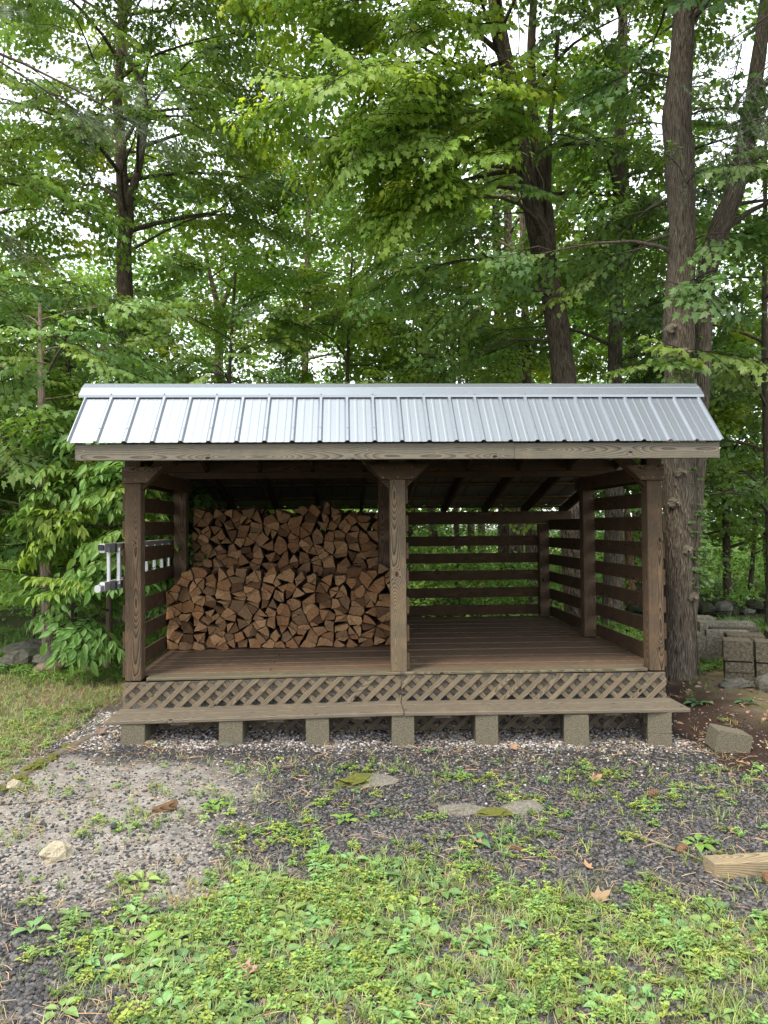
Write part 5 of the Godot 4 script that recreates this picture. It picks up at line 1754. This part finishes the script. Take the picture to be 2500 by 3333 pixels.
func make_woods():
	# the wood beyond, where single trees can no longer be told apart
	rg.seed = 601
	var xf = []
	var cols = []
	var tries = 0
	while xf.size() < 6000 and tries < 90000:
		tries += 1
		var z = -rg.randf_range(13.0, 40.0)
		var x = rg.randf_range(-0.76, 0.84) * (7.0 - z) + rg.randf_range(-2, 2)
		var y = rg.randf_range(0.4, 15.0)
		var n = N1.get_noise_3d(x * 0.16, y * 0.2, z * 0.16 + 7.0)
		if n < 0.0 + 0.018 * y:
			continue
		var s = rg.randf_range(0.8, 1.5)
		xf.append(Transform3D(Basis.from_euler(Vector3(rg.randf_range(-0.35, 0.35), rg.randf() * TAU, rg.randf_range(-0.35, 0.35))).scaled(Vector3.ONE * s), Vector3(x, y, z)))
		cols.append(vary([Color(0.221, 0.371, 0.092), Color(0.281, 0.455, 0.092), Color(0.181, 0.304, 0.101)][rg.randi() % 3], 0.25))
	tag(multi("forest_foliage", SP.clump, xf, cols), "leafy mass of the wood beyond the nearer trees", "forest", "", "stuff")
	xf = []
	cols = []
	while xf.size() < 4800:
		var z = -rg.randf_range(6.5, 30.0)
		var x = rg.randf_range(-0.74, 0.74) * (7.0 - z)
		if x > 4.6 and z > -7.6:
			continue
		if x > 5.0 and rg.randf() < 0.5:
			continue
		var h = 0.25 + 2.2 * clampf(0.5 + 1.3 * N1.get_noise_2d(x * 0.3, z * 0.3), 0, 1)
		var y = gy(x, z) + h * pow(rg.randf(), 0.8)
		xf.append(Transform3D(Basis.from_euler(Vector3(rg.randf_range(-0.4, 0.4), rg.randf() * TAU, rg.randf_range(-0.4, 0.4))).scaled(Vector3.ONE * rg.randf_range(0.5, 1.0)), Vector3(x, y, z)))
		cols.append(vary(Color(0.260, 0.421, 0.101), 0.3))
	tag(multi("undergrowth", SP.clump2, xf, cols), "low leafy undergrowth on the forest floor behind the shed", "undergrowth", "", "stuff")
	# slim trunks deep in the wood
	var tm = MB.new()
	tube(tm, [Vector3(0, -0.5, 0), Vector3(0.1, 5, 0), Vector3(-0.05, 12, 0.05)], [0.14, 0.11, 0.05], 7, 0.1)
	xf = []
	cols = []
	for k in 16:
		var z = -rg.randf_range(16.0, 42.0)
		var x = rg.randf_range(-0.6, 0.7) * (7.0 - z)
		xf.append(Transform3D(Basis(Vector3.UP, rg.randf() * TAU).scaled(Vector3(1, 1, 1) * rg.randf_range(0.6, 1.3)), Vector3(x, gy(x, z), z)))
		cols.append(Color.WHITE)
	tag(multi("forest_trunks", tm.mesh(M.bark_grey), xf, cols), "slim trunks deep in the wood beyond the nearer trees", "forest", "", "stuff")

# ---------------------------------------------------------------- single plants, then ground cover nobody could count
func plantain_mesh(seed_: int, n: int, L: float) -> ArrayMesh:
	rg.seed = seed_
	var mb = MB.new()
	for i in n:
		var a = TAU * i / n + rg.randf_range(-0.3, 0.3)
		var d = Vector3(cos(a), rg.randf_range(0.15, 0.75), sin(a)).normalized()
		var l = L * rg.randf_range(0.65, 1.1)
		var st = d * l * 0.35
		var s = d.cross(Vector3.UP).normalized() * 0.0022
		mb.quad(-s, s, st + s, st - s, Vector2(), Vector2(), Vector2(), Vector2(), Color(1.1, 1.0, 0.9))
		oval_leaf(mb, st, d + Vector3(0, -0.1, 0), Vector3.UP, l, l * 0.64, vary(Color.WHITE, 0.12), 0.35, 5)
	return mb.mesh(M.weed_leaf)

func small_weed_mesh(seed_: int) -> ArrayMesh:     # a low tuft of short stems with small oval leaves
	rg.seed = seed_
	var mb = MB.new()
	for k in 6:
		var a = rg.randf() * TAU
		var e = Vector3(cos(a) * rg.randf_range(0.02, 0.06), rg.randf_range(0.02, 0.06), sin(a) * rg.randf_range(0.02, 0.06))
		var s = e.cross(Vector3.UP).normalized() * 0.001
		mb.tri(-s, s, e)
		for i in 4:
			var p = e * rg.randf_range(0.45, 1.0)
			var b = rg.randf() * TAU
			oval_leaf(mb, p, Vector3(cos(b), rg.randf_range(0.0, 0.5), sin(b)), Vector3.UP, rg.randf_range(0.017, 0.030), rg.randf_range(0.011, 0.017), vary(Color.WHITE, 0.2), 0.2, 3)
	return mb.mesh(M.weed_leaf)

func grass_mesh(seed_: int, n: int, L: float, spread: float) -> ArrayMesh:
	rg.seed = seed_
	var mb = MB.new()
	for i in n:
		var a = rg.randf() * TAU
		var b = Vector3(rg.randf_range(-1, 1) * 0.015, 0, rg.randf_range(-1, 1) * 0.015)
		var l = L * rg.randf_range(0.5, 1.1)
		var d = Vector3(cos(a) * spread, 1, sin(a) * spread).normalized()
		var s = d.cross(Vector3.UP)
		s = (s.normalized() if s.length() > 0.05 else Vector3.RIGHT) * rg.randf_range(0.0010, 0.0019)
		var m = b + d * l * 0.6
		var t = b + Vector3(d.x * 1.35, d.y * 0.82, d.z * 1.35) * l
		var c = vary(Color.WHITE, 0.2)
		mb.quad(b - s, m - s * 0.8, m + s * 0.8, b + s, Vector2(), Vector2(), Vector2(), Vector2(), c)
		mb.tri(m - s * 0.8, t, m + s * 0.8, Vector2(), Vector2(), Vector2(), c)
	return mb.mesh(M.weed_leaf)

func fern(called, label, at: Vector2, size: float, sd: int):
	rg.seed = sd
	var r = root(called, Vector3(at.x, gy(at.x, at.y), at.y))
	tag(r, label, "fern", "ferns at the wood's edge")
	for f in 8:
		var mb = MB.new()
		var a = TAU * f / 8.0 + rg.randf_range(-0.3, 0.3)
		var h = Vector3(cos(a), 0, sin(a))
		var prev = Vector3.ZERO
		var col = vary(Color(0.12, 0.23, 0.04), 0.15)
		for k in 14:
			var t = (k + 1) / 14.0
			var p = (h * t * 0.8 + Vector3(0, 0.75 * t - 0.62 * t * t, 0)) * size
			var d = (p - prev).normalized()
			var s = d.cross(Vector3.UP).normalized()
			mb.quad(prev - s * 0.002, p - s * 0.002, p + s * 0.002, prev + s * 0.002, Vector2(), Vector2(), Vector2(), Vector2(), col)
			var w = size * 0.24 * sin(PI * (0.12 + 0.86 * t))
			for e in [-1, 1]:
				oval_leaf(mb, p, s * e + d * 0.35, Vector3.UP, w, w * 0.26, col, 0.15, 3)
			prev = p
		put("frond", mb.mesh(M.weed_leaf), r)

func broad_plant(label: String, cat: String, at: Vector2, n: int, L: float, col: Color, sd: int):
	var m = plantain_mesh(sd, n, L)
	var r = root("broadleaf_weed", Vector3(at.x, gy(at.x, at.y) + 0.004, at.y))
	tag(r, label, cat, "broad-leaved weeds standing alone")
	rg.seed = sd
	for i in n:
		var mb = MB.new()
		var a = TAU * i / n + rg.randf_range(-0.3, 0.3)
		var d = Vector3(cos(a), rg.randf_range(0.15, 0.8), sin(a)).normalized()
		var l = L * rg.randf_range(0.65, 1.1)
		var st = d * l * 0.3
		var s = d.cross(Vector3.UP).normalized() * 0.0022
		var c = vary(col, 0.15)
		mb.quad(-s, s, st + s, st - s, Vector2(), Vector2(), Vector2(), Vector2(), c)
		oval_leaf(mb, st, d + Vector3(0, -0.1, 0), Vector3.UP, l, l * 0.58, c, 0.35, 5)
		put("leaf", mb.mesh(M.weed_leaf), r)

func make_plants():
	fern("fern", "fern at the far left edge among the boulders", Vector2(-4.95, -3.3), 0.5, 1)
	fern("fern", "fern behind the low flat tan rock, left of the shed", Vector2(-3.75, -3.1), 0.5, 2)
	fern("fern", "fern between the pale slender trunk and the shed", Vector2(-4.05, -3.7), 0.55, 3)
	fern("fern", "fern close behind the shed's left wall", Vector2(-3.2, -3.4), 0.5, 4)
	fern("fern", "bright fern between the twin-stemmed maple and the pale blocks", Vector2(3.88, -3.1), 0.42, 5)
	fern("fern", "fern at the foot of the pale grey blocks", Vector2(3.82, -2.25), 0.30, 6)
	fern("fern", "fern in front of the stone wall, behind the maple's foot", Vector2(4.4, -4.6), 0.5, 7)
	var g = Color(0.15, 0.27, 0.05)
	broad_plant("broad-leaved weed alone on gravel at the lower left edge", "weed", Vector2(-1.88, 3.27), 5, 0.085, Color(0.16, 0.29, 0.09), 21)
	broad_plant("big-leaved weed with two upright leaves, left of the thick weeds", "weed", Vector2(-1.36, 3.42), 6, 0.10, g, 22)
	broad_plant("broad-leaved weed with one tall leaf in the middle of the gravel", "weed", Vector2(-0.50, 2.03), 6, 0.095, g, 23)
	broad_plant("pale broad-leaved weed on gravel left of the middle, above the thick weeds", "weed", Vector2(-0.62, 2.56), 6, 0.08, g, 24)
	broad_plant("bluish low weed flat on the gravel, left of the bark piece", "weed", Vector2(0.28, 2.36), 5, 0.075, Color(0.10, 0.21, 0.08), 25)
	broad_plant("weed with long leaves beside the square timber's far end", "weed", Vector2(1.58, 2.38), 6, 0.10, g, 26)
	broad_plant("broad-leaved weed by the chunk of firewood", "weed", Vector2(-1.35, 1.80), 6, 0.09, g, 27)
	broad_plant("small weed growing at the front of the joint block, on pale gravel", "weed", Vector2(0.20, 0.62), 4, 0.06, Color(0.13, 0.24, 0.06), 28)
	broad_plant("white-leaved seedling beside the block nearest the ladder", "weed", Vector2(-2.02, 0.55), 3, 0.06, Color(0.30, 0.38, 0.2), 29)
	broad_plant("large dark-leaved plant in brown soil right of the shed", "weed", Vector2(3.08, -0.72), 8, 0.14, Color(0.055, 0.12, 0.045), 30)
	broad_plant("dark-leaved plant in the moss, right of the larger one", "weed", Vector2(3.55, -0.62), 6, 0.12, Color(0.06, 0.13, 0.045), 31)
	broad_plant("upright weed with one long leaf below the tilted block", "weed", Vector2(2.70, 1.15), 4, 0.10, g, 32)

func scatter(n: int, x0, x1, z0, z1, dens: Callable, smin: float, smax: float, col: Color, k: float, lift = 0.0, tilt = 0.15) -> Array:
	var xf = []
	var cols = []
	var tries = 0
	while xf.size() < n and tries < n * 14:
		tries += 1
		var x = rg.randf_range(x0, x1)
		var z = rg.randf_range(z0, z1)
		if rg.randf() > dens.call(x, z):
			continue
		var s = rg.randf_range(smin, smax)
		xf.append(Transform3D(Basis.from_euler(Vector3(rg.randf_range(-tilt, tilt), rg.randf() * TAU, rg.randf_range(-tilt, tilt))).scaled(Vector3.ONE * s), Vector3(x, gy(x, z) + lift, z)))
		cols.append(vary(col, k))
	return [xf, cols]

func patch(x: float, z: float) -> float:       # clumpiness of the weeds on the gravel
	return clampf(1.6 * (N1.get_noise_2d(x * 1.7 + 40.0, z * 1.7) + 0.55 * N2.get_noise_2d(x * 5.0, z * 5.0 + 8.0)) + 0.05, 0, 1)

func make_ground_cover():
	# gravel: loose angular stones
	rg.seed = 701
	var mb = MB.new()
	var q = (1.0 + sqrt(5.0)) / 2.0
	var iv = [Vector3(-1, q, 0), Vector3(1, q, 0), Vector3(-1, -q, 0), Vector3(1, -q, 0), Vector3(0, -1, q), Vector3(0, 1, q), Vector3(0, -1, -q), Vector3(0, 1, -q), Vector3(q, 0, -1), Vector3(q, 0, 1), Vector3(-q, 0, -1), Vector3(-q, 0, 1)]
	for i in 12:
		iv[i] = iv[i].normalized() * rg.randf_range(0.72, 1.2) * 0.5
	for f in [[0, 11, 5], [0, 5, 1], [0, 1, 7], [0, 7, 10], [0, 10, 11], [1, 5, 9], [5, 11, 4], [11, 10, 2], [10, 7, 6], [7, 1, 8], [3, 9, 4], [3, 4, 2], [3, 2, 6], [3, 6, 8], [3, 8, 9], [4, 9, 5], [2, 4, 11], [6, 2, 10], [8, 6, 7], [9, 8, 1]]:
		mb.tri(iv[f[0]], iv[f[2]], iv[f[1]])
	var stone = mb.mesh(M.pebble)
	var xf = []
	var cols = []
	var n = 0
	for tries in 175000:
		var z = 0.1 + 4.1 * sqrt(rg.randf()) if rg.randf() < 0.9 else rg.randf_range(-0.6, 0.6)
		var x = rg.randf_range(-3.2, 3.3)
		if absf(x + 0.3) > 0.62 * (7.3 - z) + 0.3:
			continue
		var w = zones(x, z)
		if w.forest > 0.5 or w.moss > 0.55 and rg.randf() < 0.78:
			continue
		if w.soil > 0.5 and rg.randf() < 0.90:
			continue
		if w.sand > 0.4 and rg.randf() < 0.72 + 0.35 * N1.get_noise_2d(x * 2.5, z * 2.5):
			continue
		if w.weedy > 0.5 and rg.randf() < 0.35:
			continue
		var s = rg.randf_range(0.009, 0.022) * (1.15 if w.pale > 0.5 else 1.0)
		var c
		var r = rg.randf()
		var mixd = w.pale
		if z > 0.2 and z < 2.0 and x > -1.5:
			mixd = maxf(mixd, 0.10 * ss(1.9, 0.6, z) + 0.25 * ss(0.85, 0.4, z))
		if r < mixd:
			c = [Color(0.30, 0.27, 0.255), Color(0.21, 0.18, 0.165), Color(0.46, 0.44, 0.41), Color(0.15, 0.135, 0.125)][rg.randi() % 4]
		elif w.sand > 0.3 and rg.randf() < 0.35:
			c = Color(0.28, 0.25, 0.22)
		else:
			c = [Color(0.062, 0.060, 0.060), Color(0.088, 0.084, 0.082), Color(0.040, 0.040, 0.041), Color(0.14, 0.128, 0.12)][rg.randi() % 4]
		var b = Basis.from_euler(Vector3(rg.randf() * TAU, rg.randf() * TAU, rg.randf() * TAU)).scaled(Vector3(s * rg.randf_range(0.9, 1.5), s * rg.randf_range(0.5, 0.9), s))
		b = Basis(Vector3.UP, rg.randf() * TAU) * b
		xf.append(Transform3D(b, Vector3(x, gy(x, z) + s * rg.randf_range(-0.05, 0.35), z)))
		cols.append(vary(c, 0.2))
	tag(multi("gravel", stone, xf, cols), "dark and pale crushed gravel in front of and under the woodshed", "gravel", "", "stuff")

	# low small-leaved weeds: thick at the front, in clumps on the gravel
	rg.seed = 702
	var dens = func(x, z):
		var w = zones(x, z)
		return clampf(w.weedy * (0.05 + 1.2 * pow(patch(x * 0.9, z * 0.9 + 3.0), 1.3)) * (1.0 - 0.45 * ss(0.5, 1.3, x)) + 0.22 * patch(x, z) * ss(0.7, 1.3, z) * (1.0 - 0.5 * ss(1.2, 2.2, x)) * (0.35 if w.sand > 0.6 else 1.0) + w.moss * 0.10, 0, 1)
	var sc = scatter(3000, -3.6, 3.2, -0.8, 4.3, dens, 0.45, 1.1, Color(0.19, 0.285, 0.062), 0.5, 0.002)
	tag(multi("weeds", small_weed_mesh(31), sc[0], sc[1]), "low small-leaved weeds spreading over the gravel", "weeds", "", "stuff")
	var pd = func(x, z): return zones(x, z).weedy * (0.22 + 0.78 * ss(0.3, -0.9, x)) * (0.3 + 0.7 * patch(x + 9.0, z))
	sc = scatter(560, -2.0, 2.6, 2.3, 4.3, pd, 0.4, 1.15, Color(0.165, 0.275, 0.08), 0.4, 0.006)
	tag(multi("broadleaf_weeds", plantain_mesh(32, 5, 0.072), sc[0], sc[1]), "broad-leaved weeds mixed into the low weeds at the front", "weeds", "", "stuff")
	# grass: green tufts, then dry ones
	var gd = func(x, z):
		var w = zones(x, z)
		return clampf(0.55 * w.weedy + 0.5 * patch(x + 4.0, z + 2.0) * ss(0.6, 1.2, z) * 0.5 + w.moss * 0.38, 0, 1) * (1.0 - w.soil * 0.9)
	sc = scatter(7500, -4.8, 3.6, -2.6, 4.3, gd, 0.5, 1.2, Color(0.22, 0.30, 0.085), 0.42, 0.0, 0.25)
	tag(multi("grass", grass_mesh(33, 9, 0.085, 0.55), sc[0], sc[1]), "short thin grass among the weeds and on the left bank", "grass", "", "stuff")
	var dd = func(x, z):
		var w = zones(x, z)
		return clampf(0.3 * w.weedy + 0.25 * ss(-0.9, -1.3, x) * ss(-1.9, -1.4, x) * ss(2.8, 3.0, z) + 0.10 * patch(x + 14.0, z + 6.0) + 0.25 * w.moss, 0, 1)
	sc = scatter(6000, -4.8, 3.2, -2.6, 4.3, dd, 0.5, 1.2, Color(0.38, 0.30, 0.16), 0.25, 0.0, 0.5)
	tag(multi("dry_grass", grass_mesh(34, 8, 0.07, 1.3), sc[0], sc[1]), "dry straw-coloured grass lying between the weeds", "grass", "", "stuff")
	# taller grass and seedlings along the wood's edge
	var ed = func(x, z): return ss(-1.6, -2.6, z) * (1.0 if x < -2.6 or x > 3.7 else 0.0) * (0.5 + 0.5 * patch(x, z))
	sc = scatter(3200, -7.5, 9.0, -6.5, -1.5, ed, 0.9, 2.2, Color(0.15, 0.27, 0.05), 0.25, 0.0, 0.2)
	tag(multi("undergrowth", small_weed_mesh(35), sc[0], sc[1]), "seedlings and low leaves along the wood's edge", "undergrowth", "", "stuff")
	sc = scatter(2600, -7.5, 9.0, -6.5, -1.5, ed, 1.4, 3.0, Color(0.16, 0.28, 0.05), 0.25, 0.0, 0.3)
	tag(multi("grass", grass_mesh(36, 10, 0.10, 0.6), sc[0], sc[1]), "taller grass along the wood's edge beside the shed", "grass", "", "stuff")
	# leaf litter on the soil and the forest floor
	rg.seed = 705
	mb = MB.new()
	oval_leaf(mb, Vector3(-0.03, 0, 0), Vector3(1, 0.15, 0), Vector3(0, 1, 0.2), 0.06, 0.03, Color.WHITE, 0.4, 3)
	var ld = func(x, z):
		var w = zones(x, z)
		return clampf(w.soil * 0.35 + w.forest * 0.7 + w.moss * 0.12 + w.pale * 0.04, 0, 1)
	sc = scatter(5000, -6.0, 7.0, -8.0, 1.2, ld, 0.5, 1.3, Color(0.24, 0.15, 0.09), 0.35, 0.008, 0.5)
	var bits = MB.new()
	tube(bits, [Vector3(-0.03, 0, 0), Vector3(0, 0.003, 0.003), Vector3(0.03, 0, 0)], [0.0012, 0.0013, 0.0008], 4)
	var bd = func(x, z): return clampf(0.35 + 0.6 * N1.get_noise_2d(x * 1.3 + 70.0, z * 1.3), 0.05, 1.0)
	var s2 = scatter(2600, -3.4, 3.2, 0.2, 4.3, bd, 0.5, 1.8, Color(0.36, 0.25, 0.16), 0.45, 0.016, 0.35)
	tag(multi("twig_litter", bits.mesh(M.pebble), s2[0], s2[1]), "fallen pine needles and bits of twig strewn over gravel and weeds", "litter", "", "stuff")
	tag(multi("litter", mb.mesh(M.dead_leaf), sc[0], sc[1]), "small dry leaf litter on soil and forest floor", "leaf litter", "", "stuff")
